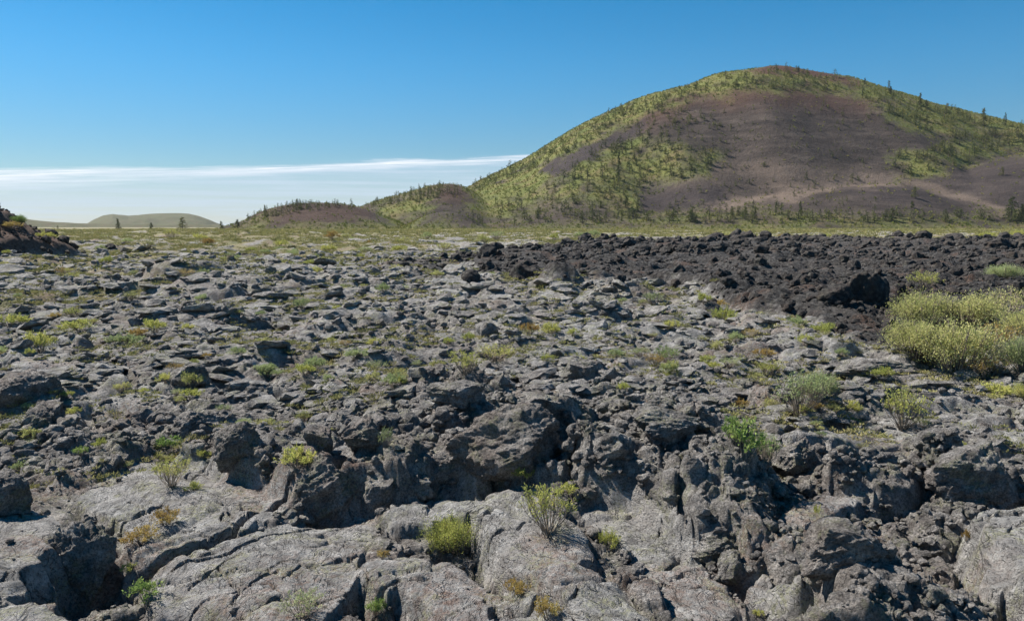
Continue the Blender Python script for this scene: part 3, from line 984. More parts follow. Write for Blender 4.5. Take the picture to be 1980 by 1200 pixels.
# hills far beyond
def far_hill(name, pts, yc, wf, wb, veg_, red_):
    pts = np.array(pts, float)
    s_, t_ = ray(pts[:, 0], pts[:, 1])
    z_ = HC + t_ * yc
    sg = np.linspace(s_[0], s_[-1], 220)
    yg_ = np.linspace(yc - wf, yc + wb, 50)
    S2, Y2 = np.meshgrid(sg, yg_)
    zc = interp_smooth(S2 , s_, z_)
    p = np.where(Y2 < yc, sstep(0, 1, (Y2 - yc + wf) / wf), 1 - sstep(0, 1, (Y2 - yc) / wb))
    X2 = S2 * Y2
    Z2 = -3 + (zc + 3) * p + 0.006 * yc * fbm(X2 / (yc * .04), Y2 / (yc * .04), 3, 120) * np.sin(np.clip(p, 0, 1) * math.pi) * 0.6
    o = link(name, mesh_from(name, np.stack([X2, Y2, Z2], -1).reshape(-1, 3), quads_grid=X2.shape, mat=M_HILL,
             attrs={'veg': np.full(X2.size, veg_) , 'red': np.full(X2.size, red_), 'pale': np.zeros(X2.size), 'dark': np.full(X2.size, 0.9)}))
    tag(o, kind='structure')


far_hill('distant_hill', [(140, 446), (165, 435), (180, 424), (200, 415), (218, 412), (232, 415), (248, 419), (262, 416), (290, 413), (330, 412), (365, 412), (385, 417), (405, 425), (425, 433), (450, 446)], 4200, 700, 900, 0.55, 0.0)
far_hill('distant_ridge', [(-500, 446), (-300, 415), (-100, 405), (20, 419), (60, 425), (90, 428), (130, 431), (170, 432), (260, 434), (420, 436), (520, 440), (560, 446)], 2600, 400, 600, 0.5, 0.25)
print('hills', round(time.time() - T0, 1))

# ------------------------------------------------------------------ rocks
import bmesh


def ico(sub):
    bm = bmesh.new()
    bmesh.ops.create_icosphere(bm, subdivisions=sub, radius=1.0)
    v = np.array([p.co[:] for p in bm.verts])
    f = np.array([[q.index for q in p.verts] for p in bm.faces])
    bm.free()
    return v, f


ICO = {k_: ico(k_) for k_ in (1, 2, 3, 4, 5, 6)}


def n3(v, sc_, seed):
    """cheap 3D noise out of three plane noises"""
    a = perlin(v[:, 0] * sc_ + 3, v[:, 1] * sc_ + v[:, 2] * sc_ * 0.7, seed)
    b = perlin(v[:, 1] * sc_ + 8, v[:, 2] * sc_ - v[:, 0] * sc_ * 0.6, seed + 1)
    c = perlin(v[:, 2] * sc_ + 5, v[:, 0] * sc_ + v[:, 1] * sc_ * 0.8, seed + 2)
    return (a + b + c) / 1.7


def rock_verts(sub, seed, rough=0.5, facet=0.5, lumpy=0.0):
    v, f = ICO[sub]
    v = v.copy()
    r_ = np.random.default_rng(seed)
    # cut by random planes: broken faces
    for i in range(int(9 + 7 * facet)):
        n = r_.normal(size=3)
        n /= np.linalg.norm(n)
        d = r_.uniform(0.50, 0.86)
        k_ = v @ n - d
        v = v - np.where(k_ > 0, k_, 0)[:, None] * n * (0.75 + 0.25 * facet)
    nn = v / np.linalg.norm(v, axis=1)[:, None]
    disp = rough * (0.20 * n3(v, 1.7, seed) + 0.11 * n3(v, 3.7, seed + 5))
    if sub >= 3:
        disp = disp + rough * 0.07 * n3(v, 8.5, seed + 9)
    if sub >= 4:
        disp = disp + rough * 0.045 * n3(v, 18, seed + 12)
    if sub >= 5:
        disp = disp + rough * 0.025 * n3(v, 37, seed + 15)
    if lumpy > 0:
        for L, a in ((0.55, 0.20), (0.25, 0.11), (0.12, 0.055)):
            if L < 0.2 and sub < 5:
                continue
            q = v / L
            F1 = worley(q[:, 0] + 0.6 * q[:, 2], q[:, 1] - 0.5 * q[:, 2], seed + 20)[0]
            disp = disp + lumpy * a * (np.sqrt(np.clip(1 - F1 ** 2, 0, 1)) - 0.5)
    return v + nn * disp[:, None], f


def rock_mesh(name, sub, seed, size, rough, facet, lumpy, mat):
    v, f = rock_verts(sub, seed, rough, facet, lumpy)
    v[:, :2] *= (1 + 0.22 * np.clip(-v[:, 2:3], 0, 1))
    v = v / np.abs(v).max(0) * (np.array(size) / 2)
    return mesh_from(name, v, f, mat=mat, smooth=True)


HERO = [  # base point in the photograph, width px, height px, depth ratio, lumpiness, material, turn, label, sink
    (370, 752, 96, 52, 0.9, 0.3, 'g', 0.3, 'dark upright block with a raised right horn, standing alone on the left middle lava', 0.18),
    (466, 900, 118, 84, 0.9, 0.1, 'g', 0.9, 'big smooth shaded boulder leaning over the black gap left of centre', 0.22),
    (632, 990, 128, 112, 1.0, 0.1, 'g', 1.7, 'rounded grey boulder at the left end of the boulder row behind the cracked slab', 0.18),
    (735, 985, 92, 84, 1.0, 0.0, 'g', 2.6, 'smooth rounded boulder with a shaded front, second in the row behind the cracked slab', 0.18),
    (812, 965, 66, 48, 1.0, 0.1, 'g', 0.1, 'small round boulder between the smooth boulder and the big central block', 0.2),
    (990, 940, 260, 165, 0.75, 0.0, 'g', 0.55, 'largest lava block in the centre, its left side lit and its right face in shade', 0.12),
    (880, 940, 120, 70, 0.9, 0.5, 'g', 2.2, 'broken grey block in front of the left foot of the largest central block', 0.2),
    (890, 790, 130, 60, 0.9, 0.7, 'g', 1.2, 'clinkery dark block above and left of the largest central block', 0.2),
    (162, 1168, 150, 165, 0.9, 0.8, 'g', 0.4, 'tall rough clinker block with a deeply shaded front at the lower left', 0.12),
    (12, 1000, 110, 90, 1.0, 0.5, 'g', 1.4, 'rough grey block cut by the left edge of the photo above the lower left slabs', 0.2),
    (1412, 1135, 78, 66, 1.0, 0.6, 'g', 2.9, 'single lumpy rock casting its shadow on the ropy lava right of the lower centre', 0.15),
    (1620, 1210, 180, 110, 0.9, 1.1, 'g', 0.9, 'mass of welded clinker with hollow dark front at the bottom edge right of centre', 0.15),
    (1400, 1085, 170, 80, 0.8, 0.9, 'g', 0.2, 'broad shaded clinker block on the broken step right of the lower centre', 0.25),
    (1880, 975, 190, 110, 0.8, 0.5, 'g', 1.9, 'big dark block in deep shade beside the smooth lava at the right edge', 0.2),
    (1545, 922, 118, 78, 0.8, 0.1, 'g', 2.4, 'flat-topped dark block right of the bright green plant', 0.2),
    (1190, 890, 90, 60, 1.0, 0.6, 'g', 0.8, 'broken rock at the right foot of the largest central block', 0.2),
    (1290, 850, 140, 60, 0.8, 0.9, 'g', 1.1, 'clinkery block in shade between the largest central block and the bright green plant', 0.2),
    (1130, 735, 80, 40, 1.0, 0.9, 'g', 1.5, 'dark jagged rock standing above and right of the largest central block', 0.15),
    (1080, 940, 60, 50, 1.0, 0.4, 'g', 0.5, 'small rock beside the black cave under the largest central block', 0.2),
    (1700, 730, 180, 36, 0.8, 0.9, 'g', 0.3, 'low dark clinker ledge left of the large yellow-green shrubs', 0.3),
    (1612, 590, 84, 40, 0.9, 1.2, 'k', 1.0, 'left and lower of the two high black crags in the right of the black flow', 0.2),
    (1678, 588, 92, 62, 0.9, 1.3, 'k', 2.3, 'right and higher of the two high black crags in the right of the black flow', 0.2),
    (943, 495, 34, 24, 1.0, 0.6, 'k', 0.2, 'lone black crag at the left end of the black flow', 0.2),
    (1008, 545, 50, 34, 1.0, 0.8, 'k', 1.2, 'black crag on the near left edge of the black flow', 0.2),
    (1195, 478, 38, 20, 1.0, 0.6, 'k', 2.0, 'black crag on the far edge of the black flow near the centre', 0.2),
    (1930, 480, 60, 22, 0.9, 0.8, 'k', 0.6, 'long black crag on the far right of the black flow', 0.2),
    (1200, 555, 30, 22, 1.0, 0.5, 'k', 0.9, 'rounded black crag on the near edge of the black flow near the centre', 0.2),
    (912, 548, 50, 26, 1.0, 0.9, 'k', 2.2, 'black clinker crag just left of the black flow edge crag', 0.2),
    (940, 655, 46, 34, 1.0, 0.6, 'g', 1.7, 'dark pointed rock on the middle lava straight above the central block', 0.2),
    (90, 835, 110, 60, 0.9, 0.3, 'g', 0.4, 'shaded grey block at the left side below the long tilted crust', 0.25),
    (40, 790, 160, 70, 0.8, 0.2, 'g', 1.0, 'long tilted crust block at the left edge in the middle of the photo', 0.3),
    (385, 845, 110, 50, 0.9, 0.2, 'g', 2.0, 'low dark block behind the big smooth shaded boulder', 0.25),
    (700, 880, 110, 70, 0.9, 0.2, 'g', 1.3, 'grey humped block behind the row of rounded boulders', 0.25),
    (620, 870, 70, 50, 0.9, 0.3, 'g', 0.3, 'small dark block left of the grey humped block', 0.25),
    (1050, 800, 100, 40, 0.9, 0.3, 'g', 0.7, 'flat grey rock lying on top of the largest central block', 0.3),
]
hero_xy = []
for i, (px, py, w, h_, dr_, lump, mt, turn, label, sink) in enumerate(HERO):
    x, y, z = hit_ground(px, min(py, 1199))
    if py > 1199:
        x, y = [float(q_) for q_ in on_plane(px, py, 0.1)]
        z = float(gz(x, y))
    W = w * y / FPX
    Hh = h_ * y / FPX * (0.96 if py > 800 else 1.0)
    sink += 0.16 + (0.15 if py < 700 else 0)
    sub = 6 if w > 100 and py > 700 else (5 if w > 50 else 4)
    D = W * dr_
    me = rock_mesh('lava_block', sub, 200 + i * 7, (W * 1.05, D, Hh * (1 + sink)), 0.75, 0.8, lump, M_ROCK if mt == 'g' else M_DARK)
    o = link('lava_block', me)
    # footprint behind the base line
    yc = y + D * 0.32
    xc = x * yc / y
    o.location = (xc, yc, z + Hh * 0.5 - Hh * sink * 0.5)
    o.rotation_euler = (0, 0, turn * 0.5 - 0.4)
    tag(o, label, 'rock')
    hero_xy.append((xc, yc, W * 0.5))

# prototypes for the scattered rocks
PR = {}
for mt, mat in (('g', M_ROCK), ('k', M_DARK)):
    PR[mt] = [rock_mesh('lava_rock', 4, 500 + q_ * 11 + (0 if mt == 'g' else 400), (1, 0.85, 0.62), 0.8, 0.8, 0.5 if q_ % 2 else 0.15, mat) for q_ in range(9)]


def zone_of(px, py, x, y):
    r_ = np.clip(np.searchsorted(RY, y) - 1, 0, NR - 1)
    c_ = int(np.clip(round((x / (A0 + B0 * y) + 1) * 0.5 * (NC - 1)), 0, NC - 1))
    return sm[r_, c_], aa[r_, c_], rub[r_, c_]


ROCK_LAB = {
    'near_left': ('loose grey lava rock in the rubble of the left foreground', 'loose rocks of the left foreground'),
    'near_mid': ('loose grey lava rock in the broken lava of the central foreground', 'loose rocks of the central foreground'),
    'near_right': ('loose brownish grey clinker rock in the rubble of the right foreground', 'loose rocks of the right foreground'),
    'mid_left': ('dark grey lava rock standing out of the crust in the left middle distance', 'rocks of the left middle distance'),
    'mid_mid': ('dark grey lava rock standing out of the crust in the central middle distance', 'rocks of the central middle distance'),
    'mid_right': ('dark grey lava rock standing out of the crust in the right middle distance', 'rocks of the right middle distance'),
    'flow': ('black clinker rock jutting from the rough black lava flow', 'rocks of the black lava flow'),
    'mound': ('dark clinker rock on the lava mound at the left edge', 'rocks on the lava mound'),
}
n_rock = 0
tries = 0
while n_rock < 262 and tries < 6000:
    tries += 1
    px = rng.uniform(-60, 2040)
    py = 470 + 740 * rng.random() ** 1.1
    x, y = [float(q_) for q_ in on_plane(px, py, 0.1)]
    s_m, a_a, r_b = zone_of(px, py, x, y)
    if s_m > 0.3 and rng.random() < 0.93:
        continue
    if r_b < 0.5 and a_a < 0.5 and rng.random() < 0.35:
        continue
    if any(abs(x - hx) < hw and abs(y - hy_) < hw for hx, hy_, hw in hero_xy):
        continue
    z = float(gz(x, y))
    wpx_ = rng.uniform(18, 34) + 26 * rng.random() ** 3
    if py < 620:
        wpx_ *= 0.62 if a_a < 0.5 or px < 200 else 0.78
    W = wpx_ * y / FPX
    dark = a_a > 0.5
    proto = PR['k' if dark else 'g'][rng.integers(9)]
    o = link('lava_rock', proto)
    o.scale = (W, W * rng.uniform(0.7, 1.1), W * rng.uniform(0.7, 1.25))
    o.location = (x, y, z + W * 0.10)
    o.rotation_euler = (rng.uniform(-.4, .4), rng.uniform(-.4, .4), rng.uniform(0, 6.28))
    if dark:
        key = 'mound' if px < 160 and py < 520 else 'flow'
        if px < 860 and key == 'flow':
            key = 'mid_left' if px < 560 else 'mid_mid'
    else:
        key = ('near_' if py > 800 else 'mid_') + ('left' if px < 560 else 'mid' if px < 1250 else 'right')
    tag(o, ROCK_LAB[key][0], 'rock', ROCK_LAB[key][1])
    n_rock += 1

# the countless small clinkers
def scatter(protos, pos, scl, rz, tilt=0.4, seed=1, flat=1.0, attr_name=None, attr_val=None):
    """many small copies written straight into one vertex array"""
    r_ = np.random.default_rng(seed)
    V, F, A, nv = [], [], [], 0
    which = r_.integers(len(protos), size=len(pos))
    for k_, (pv, pf) in enumerate(protos):
        sel = np.nonzero(which == k_)[0]
        if len(sel) == 0:
            continue
        c_, s__ = np.cos(rz[sel]), np.sin(rz[sel])
        t_ = r_.uniform(-tilt, tilt, len(sel))
        ct, st_ = np.cos(t_), np.sin(t_)
        S_ = scl[sel]
        P3 = pv[None] * (S_[:, None, None] if S_.ndim == 1 else S_[:, None, :])
        x_, y_, z_ = P3[..., 0], P3[..., 1], P3[..., 2]
        y2_ = y_ * ct[:, None] - z_ * st_[:, None]
        z2_ = y_ * st_[:, None] + z_ * ct[:, None]
        x3 = x_ * c_[:, None] - y2_ * s__[:, None]
        y3 = x_ * s__[:, None] + y2_ * c_[:, None]
        Q = np.stack([x3, y3, z2_], -1) + pos[sel][:, None]
        V.append(Q.reshape(-1, 3))
        F.append((pf[None] + (np.arange(len(sel)) * len(pv))[:, None, None] + nv).reshape(-1, pf.shape[1]))
        if attr_val is not None:
            A.append(np.repeat(attr_val[sel], len(pv)))
        nv += len(sel) * len(pv)
    return np.concatenate(V), np.concatenate(F), (np.concatenate(A) if A else None)


def sample_ground(n, y0, y1, power=0.0, seed=2):
    """points of the sheet, evenly over the logarithm of the distance"""
    r_ = np.random.default_rng(seed)
    y = np.exp(r_.uniform(math.log(y0), math.log(y1), n))
    x = r_.uniform(-1, 1, n) * (1.2 + 0.70 * y)
    r__ = np.clip(np.searchsorted(RY, y) - 1, 0, NR - 1)
    c_ = np.clip(np.round((x / (A0 + B0 * y) + 1) * 0.5 * (NC - 1)).astype(int), 0, NC - 1)
    return x, y, H[r__, c_], sm[r__, c_], aa[r__, c_], rub[r__, c_], veg[r__, c_]


pro2 = [(lambda vf: (vf[0] / np.abs(vf[0]).max(0) * [0.5, 0.42, 0.34], vf[1]))(rock_verts(2, 900 + i, 0.9, 0.9)) for i in range(8)]
pro2k = [(lambda vf: (vf[0] / np.abs(vf[0]).max(0) * [0.5, 0.42, 0.40], vf[1]))(rock_verts(2, 930 + i, 1.6, 0.3, 1.0)) for i in range(10)]
pro1 = [(lambda vf: (vf[0] / np.abs(vf[0]).max(0) * [0.5, 0.42, 0.34], vf[1]))(rock_verts(1, 950 + i, 0.9, 0.9)) for i in range(8)]
for pname, pr, n, y0, y1, smin, smax, want, mat, sd_ in (
        ('clinker_rubble', pro2, 30000, 3.4, 12, 0.012, 0.085, 'g', M_ROCK, 31),
        ('clinker_gravel', pro1, 60000, 8, 70, 0.0028, 0.015, 'g', M_ROCK, 32),
        ('black_clinker', pro1, 50000, 14, 210, 0.002, 0.009, 'k', M_DARK, 33),
        ('black_rubble', pro2k, 14000, 14, 210, 0.004, 0.021, 'k', M_DARK, 34)):
    x, y, z, s_m, a_a, r_b, v_g = sample_ground(n, y0, y1, seed=sd_)
    r_ = np.random.default_rng(sd_ + 7)
    if want == 'k':
        keep = (a_a > 0.5)
    else:
        keep = (a_a < 0.5) & (r_.random(n) < np.where(s_m > 0.4, np.where(y > 9, 0.30, 0.012), 0.35 + 0.65 * r_b))
    x, y, z = x[keep], y[keep], z[keep]
    if pname == 'clinker_rubble':
        sz = smin + (smax - smin) * r_.random(len(x)) ** 3
        sz *= (y / 5) ** 0.5
    else:
        sz = y * (smin + (smax - smin) * r_.random(len(x)) ** (6 if want == 'k' else 3))
    V_, F_, _ = scatter(pr, np.stack([x, y, z + sz * 0.12], -1), sz, r_.uniform(0, 6.28, len(x)), 0.6, sd_)
    o = link(pname, mesh_from(pname, V_, F_, mat=mat, smooth=False))
    tag(o, kind='stuff')
    o['label'] = {'clinker_rubble': 'small loose clinker scattered over the near lava', 'clinker_gravel': 'small loose stones over the middle lava', 'black_clinker': 'black clinker fragments of the rough flow', 'black_rubble': 'larger black clinker lumps of the rough flow'}[pname]
# plates of broken crust lying loose, tilted and overlapping
def slab_verts(seed, sub=2):
    v, f = ICO[sub]
    r_ = np.random.default_rng(seed)
    v = v.copy()
    v[:, 2] = np.sign(v[:, 2]) * np.abs(v[:, 2]) ** 0.42
    rr_ = np.hypot(v[:, 0], v[:, 1])
    v[:, :2] *= (np.clip(rr_, 0.02, 1) ** -0.30)[:, None]
    for i in range(8):
        a_ = i * 0.785 + r_.uniform(-.3, .3)
        n_ = np.array([math.cos(a_), math.sin(a_), r_.uniform(-.25, .35)])
        k_ = v @ n_ - r_.uniform(0.52, 0.95)
        v = v - np.where(k_ > 0, k_, 0)[:, None] * n_
    v[:, 2] *= 0.16
    v[:, 2] += 0.17 * perlin(v[:, 0] * 1.6 + seed, v[:, 1] * 1.6, 5) + 0.08 * perlin(v[:, 0] * 5 + seed, v[:, 1] * 5, 6)
    v[:, :2] += 0.05 * np.stack([perlin(v[:, 0] * 5, v[:, 1] * 5 + v[:, 2] * 9, 8), perlin(v[:, 0] * 5 + 9, v[:, 1] * 5 + v[:, 2] * 9, 9)], -1)
    return v * 0.5 / np.abs(v[:, :2]).max(), f


proS = [slab_verts(600 + i) for i in range(14)]
r_ = np.random.default_rng(41)
x, y, z, s_m, a_a, r_b, v_g = sample_ground(36000, 6.9, 110, seed=42)
hero_s = np.zeros(len(x), bool)
kk_ = y < 13
for pts, hz_, dome in SLABS:
    hero_s |= kk_ & (poly_sd(x, y, gpoly(pts, hz_)) < 0.05)
den = sstep(-0.25, 0.3, fbm(x / 2.5, y / 4, 2, 145))
keep = (a_a < 0.5) & ~hero_s & (r_.random(len(x)) < (0.18 + 0.62 * den) * (1 - 0.8 * sstep(28, 75, y)) * (1 - 0.5 * v_g)) & ((y > 8.6) | (r_.random(len(x)) < 0.4))
x, y, z = x[keep], y[keep], z[keep]
sz = np.clip(y * (0.006 + 0.030 * r_.random(len(x)) ** 3.6), 0.045, 1.4)
S3 = np.stack([sz * r_.uniform(1.0, 1.7, len(x)), sz * r_.uniform(0.8, 1.2, len(x)), sz * r_.uniform(0.7, 1.5, len(x))], -1)
V_, F_, _ = scatter(proS, np.stack([x, y, z + sz * 0.04], -1), S3, r_.uniform(0, 6.28, len(x)), 0.42, 43)
o = link('crust_plates', mesh_from('crust_plates', V_, F_, mat=M_LAVA, smooth=False, attrs={'sm': 0.42 + 0.5 * perlin(V_[:, 0] / 3, V_[:, 1] / 3, 146)}))
tag(o, kind='stuff')
o['label'] = 'loose broken plates of lava crust'

# talus along the broken steps
r_ = np.random.default_rng(35)
pro3 = [(lambda vf: (vf[0] / np.abs(vf[0]).max(0) * [0.5, 0.42, 0.36], vf[1]))(rock_verts(3, 970 + i, 0.9, 1.0, 0.4)) for i in range(10)]
TX, TY, TS = [], [], []
for pts, rise, back_, sharp in LEDGES[:5] + LEDGES[8:9]:
    P = np.array([on_plane(a, min(b, 1195), 0.1) for a, b in pts])
    seg = np.linalg.norm(np.diff(P, axis=0), axis=1)
    n_ = int(330 * seg.sum())
    n_ = min(n_, 1100)
    w_ = np.interp(r_.random(n_), np.concatenate([[0], np.cumsum(seg)]) / seg.sum(), np.arange(len(P)))
    i_ = np.clip(w_.astype(int), 0, len(P) - 2)
    q_ = P[i_] + (P[i_ + 1] - P[i_]) * (w_ - i_)[:, None]
    q_ = q_ + np.stack([r_.normal(0, .18, n_), r_.normal(0.12, .26, n_)], -1) * np.clip(q_[:, 1:2] / 7, 0.8, 2)
    TX.append(q_[:, 0])
    TY.append(q_[:, 1])
    TS.append((0.035 + 0.15 * r_.random(n_) ** 2.6) * np.clip(q_[:, 1] / 7, 0.9, 1.8))
TX, TY, TS = np.concatenate(TX), np.concatenate(TY), np.concatenate(TS)
c_ = np.clip(np.round((TX / (A0 + B0 * TY) + 1) * 0.5 * (NC - 1)).astype(int), 0, NC - 1)
okk = sm[np.clip(np.searchsorted(RY, TY) - 1, 0, NR - 1), c_] < 0.5
TX, TY, TS = TX[okk], TY[okk], TS[okk]
V_, F_, _ = scatter(pro3, np.stack([TX, TY, gz(TX, TY) + TS * 0.15], -1), TS, r_.uniform(0, 6.28, len(TX)), 0.8, 36)
o = link('talus', mesh_from('talus', V_, F_, mat=M_ROCK, smooth=True))
tag(o, kind='stuff')
o['label'] = 'broken lumps of lava heaped along the steps'
print('rocks', round(time.time() - T0, 1))

# ------------------------------------------------------------------ plants
def leaf_material(name, c1, c2, c3, trans=0.35, scale=9.0, obj_var=0.25):
    m, nt = new_mat(name)
    geo = nt.nodes.new('ShaderNodeNewGeometry')
    oi = nt.nodes.new('ShaderNodeObjectInfo')
    n = noise(nt, geo.outputs['Position'], scale, 3, 0.6)
    f = mth(nt, 'ADD', n, mth(nt, 'MULTIPLY', mth(nt, 'SUBTRACT', oi.outputs['Random'], 0.5), obj_var))
    f = mth(nt, 'ADD', f, mth(nt, 'MULTIPLY', mth(nt, 'SUBTRACT', geo.outputs['Random Per Island'], 0.5), 0.25))
    col = ramp(nt, f, [(0.28, c1), (0.50, c2), (0.72, c3)])
    d = nd(nt, 'ShaderNodeBsdfDiffuse', {0: col})
    t = nd(nt, 'ShaderNodeBsdfTranslucent', {0: col})
    mx_ = nd(nt, 'ShaderNodeMixShader', {0: trans, 1: d.outputs[0], 2: t.outputs[0]})
    nd(nt, 'ShaderNodeOutputMaterial', {0: mx_.outputs[0]})
    return m


ML = {
    'yellow': leaf_material('yellow_green_leaves', (0.26, 0.29, 0.09), (0.46, 0.48, 0.13), (0.60, 0.56, 0.20)),
    'dusty': leaf_material('dusty_leaves', (0.29, 0.31, 0.12), (0.45, 0.46, 0.17), (0.56, 0.52, 0.26), 0.35),
    'pale': leaf_material('pale_green_leaves', (0.24, 0.29, 0.14), (0.38, 0.44, 0.20), (0.48, 0.52, 0.26)),
    'green': leaf_material('green_leaves', (0.14, 0.22, 0.07), (0.25, 0.35, 0.10), (0.38, 0.45, 0.16)),
    'dry': leaf_material('dry_leaves', (0.26, 0.17, 0.06), (0.42, 0.30, 0.10), (0.50, 0.42, 0.16)),
    'olive': leaf_material('hill_brush', (0.115, 0.145, 0.040), (0.205, 0.22, 0.058), (0.28, 0.23, 0.082), 0.2, 0.03),
    'ground': leaf_material('ground_plants', (0.16, 0.165, 0.070), (0.27, 0.265, 0.105), (0.36, 0.30, 0.16), 0.25, 0.4),
    'pine': leaf_material('pine_needles', (0.045, 0.060, 0.028), (0.085, 0.105, 0.040), (0.150, 0.155, 0.062), 0.15, 0.05, 0.4),
}
M_STEM, _nt = new_mat('grey_stems')
_g1 = _nt.nodes.new('ShaderNodeNewGeometry')
finish(_nt, ramp(_nt, noise(_nt, _g1.outputs['Position'], 12, 3), [(0.3, (0.17, 0.14, 0.115)), (0.7, (0.34, 0.29, 0.23))]), 0.9)
M_BARK, _nt = new_mat('pine_bark')
_g1 = _nt.nodes.new('ShaderNodeNewGeometry')
finish(_nt, ramp(_nt, noise(_nt, _g1.outputs['Position'], 3, 3), [(0.3, (0.06, 0.045, 0.035)), (0.7, (0.15, 0.12, 0.10))]), 0.9)


def blades(p0, d, ln, wd, r_):
    """leaf quads: base points, directions, lengths, widths"""
    n = len(p0)
    d = d / (np.linalg.norm(d, axis=1)[:, None] + 1e-9)
    rnd = r_.normal(size=(n, 3))
    sdv = np.cross(d, rnd)
    sdv /= (np.linalg.norm(sdv, axis=1)[:, None] + 1e-9)
    a = p0
    b = p0 + d * (ln * 0.5)[:, None] + sdv * (wd * 0.5)[:, None]
    c = p0 + d * ln[:, None]
    e = p0 + d * (ln * 0.5)[:, None] - sdv * (wd * 0.5)[:, None]
    V = np.stack([a, b, c, e], 1).reshape(-1, 3)
    F = np.arange(n * 4).reshape(n, 4)
    return V, F


def tubes(paths, radii):
    V, F, nv = [], [], 0
    for P, R in zip(paths, radii):
        m_ = len(P)
        for i in range(m_):
            for k_ in range(3):
                a_ = k_ * 2.094
                V.append((P[i][0] + R[i] * math.cos(a_), P[i][1] + R[i] * math.sin(a_), P[i][2]))
        for i in range(m_ - 1):
            for k_ in range(3):
                k2_ = (k_ + 1) % 3
                F.append((nv + i * 3 + k_, nv + i * 3 + k2_, nv + i * 3 + 3 + k2_, nv + i * 3 + 3 + k_))
        nv += m_ * 3
    return np.array(V), np.array(F)


def make_shrub(seed, nst=30, nleaf=2200, lsz=0.045, up=0.55, leafstart=0.45, droop=0.0, clump=0.10):
    """a shrub of unit width: thin stems fan out from the base, leaves sit in tufts towards their ends"""
    r_ = np.random.default_rng(seed)
    paths, radii, tips = [], [], []
    for i in range(nst):
        az = r_.uniform(0, 2 * math.pi)
        spread = 0.5 * math.sqrt(r_.random())
        top = np.array([math.cos(az) * spread, math.sin(az) * spread, up * (1.05 - 0.9 * spread ** 2) * r_.uniform(0.6, 1.2)])
        base = np.array([math.cos(az), math.sin(az), 0]) * r_.uniform(0, 0.08)
        mid = (base + top) / 2 + np.array([*(r_.normal(size=2) * 0.03), 0.0]) + np.array([top[0] * 0.1, top[1] * 0.1, 0])
        P = [base + [0, 0, -0.05], base * 0.6 + mid * 0.4, mid, top * 0.8 + mid * 0.2, top]
        paths.append(P)
        radii.append([0.012, 0.009, 0.007, 0.005, 0.003])
        for q_ in range(3):
            f_ = r_.uniform(0.45, 0.8)
            st_ = base * (1 - f_) + top * f_
            en = st_ + r_.normal(size=3) * [0.07, 0.07, 0.03] + [0, 0, 0.13 * up / 0.55]
            paths.append([st_, (st_ + en) / 2 + r_.normal(size=3) * 0.01, en])
            radii.append([0.005, 0.004, 0.002])
            tips.append((st_, en))
        tips.append((mid, top))
    SV, SF = tubes(paths, radii)
    k_ = r_.integers(len(tips), size=nleaf)
    A_ = np.array([t[0] for t in tips])[k_]
    B_ = np.array([t[1] for t in tips])[k_]
    f_ = leafstart + (1 - leafstart) * r_.random(nleaf) ** 0.7
    p0 = A_ + (B_ - A_) * f_[:, None] + r_.normal(size=(nleaf, 3)) * clump * 0.22
    d = (B_ - A_) / (np.linalg.norm(B_ - A_, axis=1)[:, None] + 1e-9) * 0.8 + r_.normal(size=(nleaf, 3)) * 0.55 + [0, 0, 0.35 - droop]
    LV, LF = blades(p0, d, lsz * r_.uniform(0.6, 1.3, nleaf), lsz * 0.34 * r_.uniform(0.6, 1.3, nleaf), r_)
    return SV, SF, LV, LF


def make_tuft(seed, n=260, up=0.7):
    """a grassy cushion of unit width"""
    r_ = np.random.default_rng(seed)
    az = r_.uniform(0, 6.283, n)
    rr_ = 0.42 * np.sqrt(r_.random(n))
    p0 = np.stack([np.cos(az) * rr_ * 0.8, np.sin(az) * rr_ * 0.8, np.zeros(n) - 0.02], -1)
    d = np.stack([np.cos(az) * rr_ * 0.9, np.sin(az) * rr_ * 0.9, 0.45 + 0 * az], -1) + r_.normal(size=(n, 3)) * 0.14
    return blades(p0, d, up * r_.uniform(0.45, 1.0, n), 0.10 * r_.uniform(0.5, 1.4, n), r_)


SHRUB = {}
for i in range(4):
    SHRUB[('bush', i)] = make_shrub(1000 + i, 60, 8500, 0.034, 0.55, 0.10, clump=0.26)
    SHRUB[('airy', i)] = make_shrub(1100 + i, 34, 1300, 0.050, 0.80, 0.55)
    SHRUB[('leafy', i)] = make_shrub(1200 + i, 14, 700, 0.10, 0.85, 0.25, clump=0.12)
    SHRUB[('low', i)] = make_shrub(1300 + i, 22, 1500, 0.060, 0.38, 0.3)
SMESH = {}


def place_plant(px, py, w, h_, form, leaf, label, kindname, cat, group=None, seed=0, xyz=None):
    x, y, z = xyz if xyz else hit_ground(px, py)
    W = w * y / FPX
    Hh = h_ * y / FPX
    root = bpy.data.objects.new(kindname, None)
    root.empty_display_size = 0.1
    C.objects.link(root)
    i = seed % 4
    key = (form, i, leaf)
    if key not in SMESH:
        SV, SF, LV, LF = SHRUB[(form, i)]
        SMESH[key] = (mesh_from('stems', SV, SF, mat=M_STEM, smooth=True), mesh_from('foliage', LV, LF, mat=ML[leaf], smooth=False), LV[:, 2].max())
    ms, ml, top = SMESH[key]
    root.location = (x, y, z - 0.01 * W)
    root.rotation_euler = (0, 0, (seed * 1.37) % 6.28)
    root.scale = (W, W, Hh / top)
    link('stems', ms, root)
    link('foliage', ml, root)
    tag(root, label, cat, group)
    return root


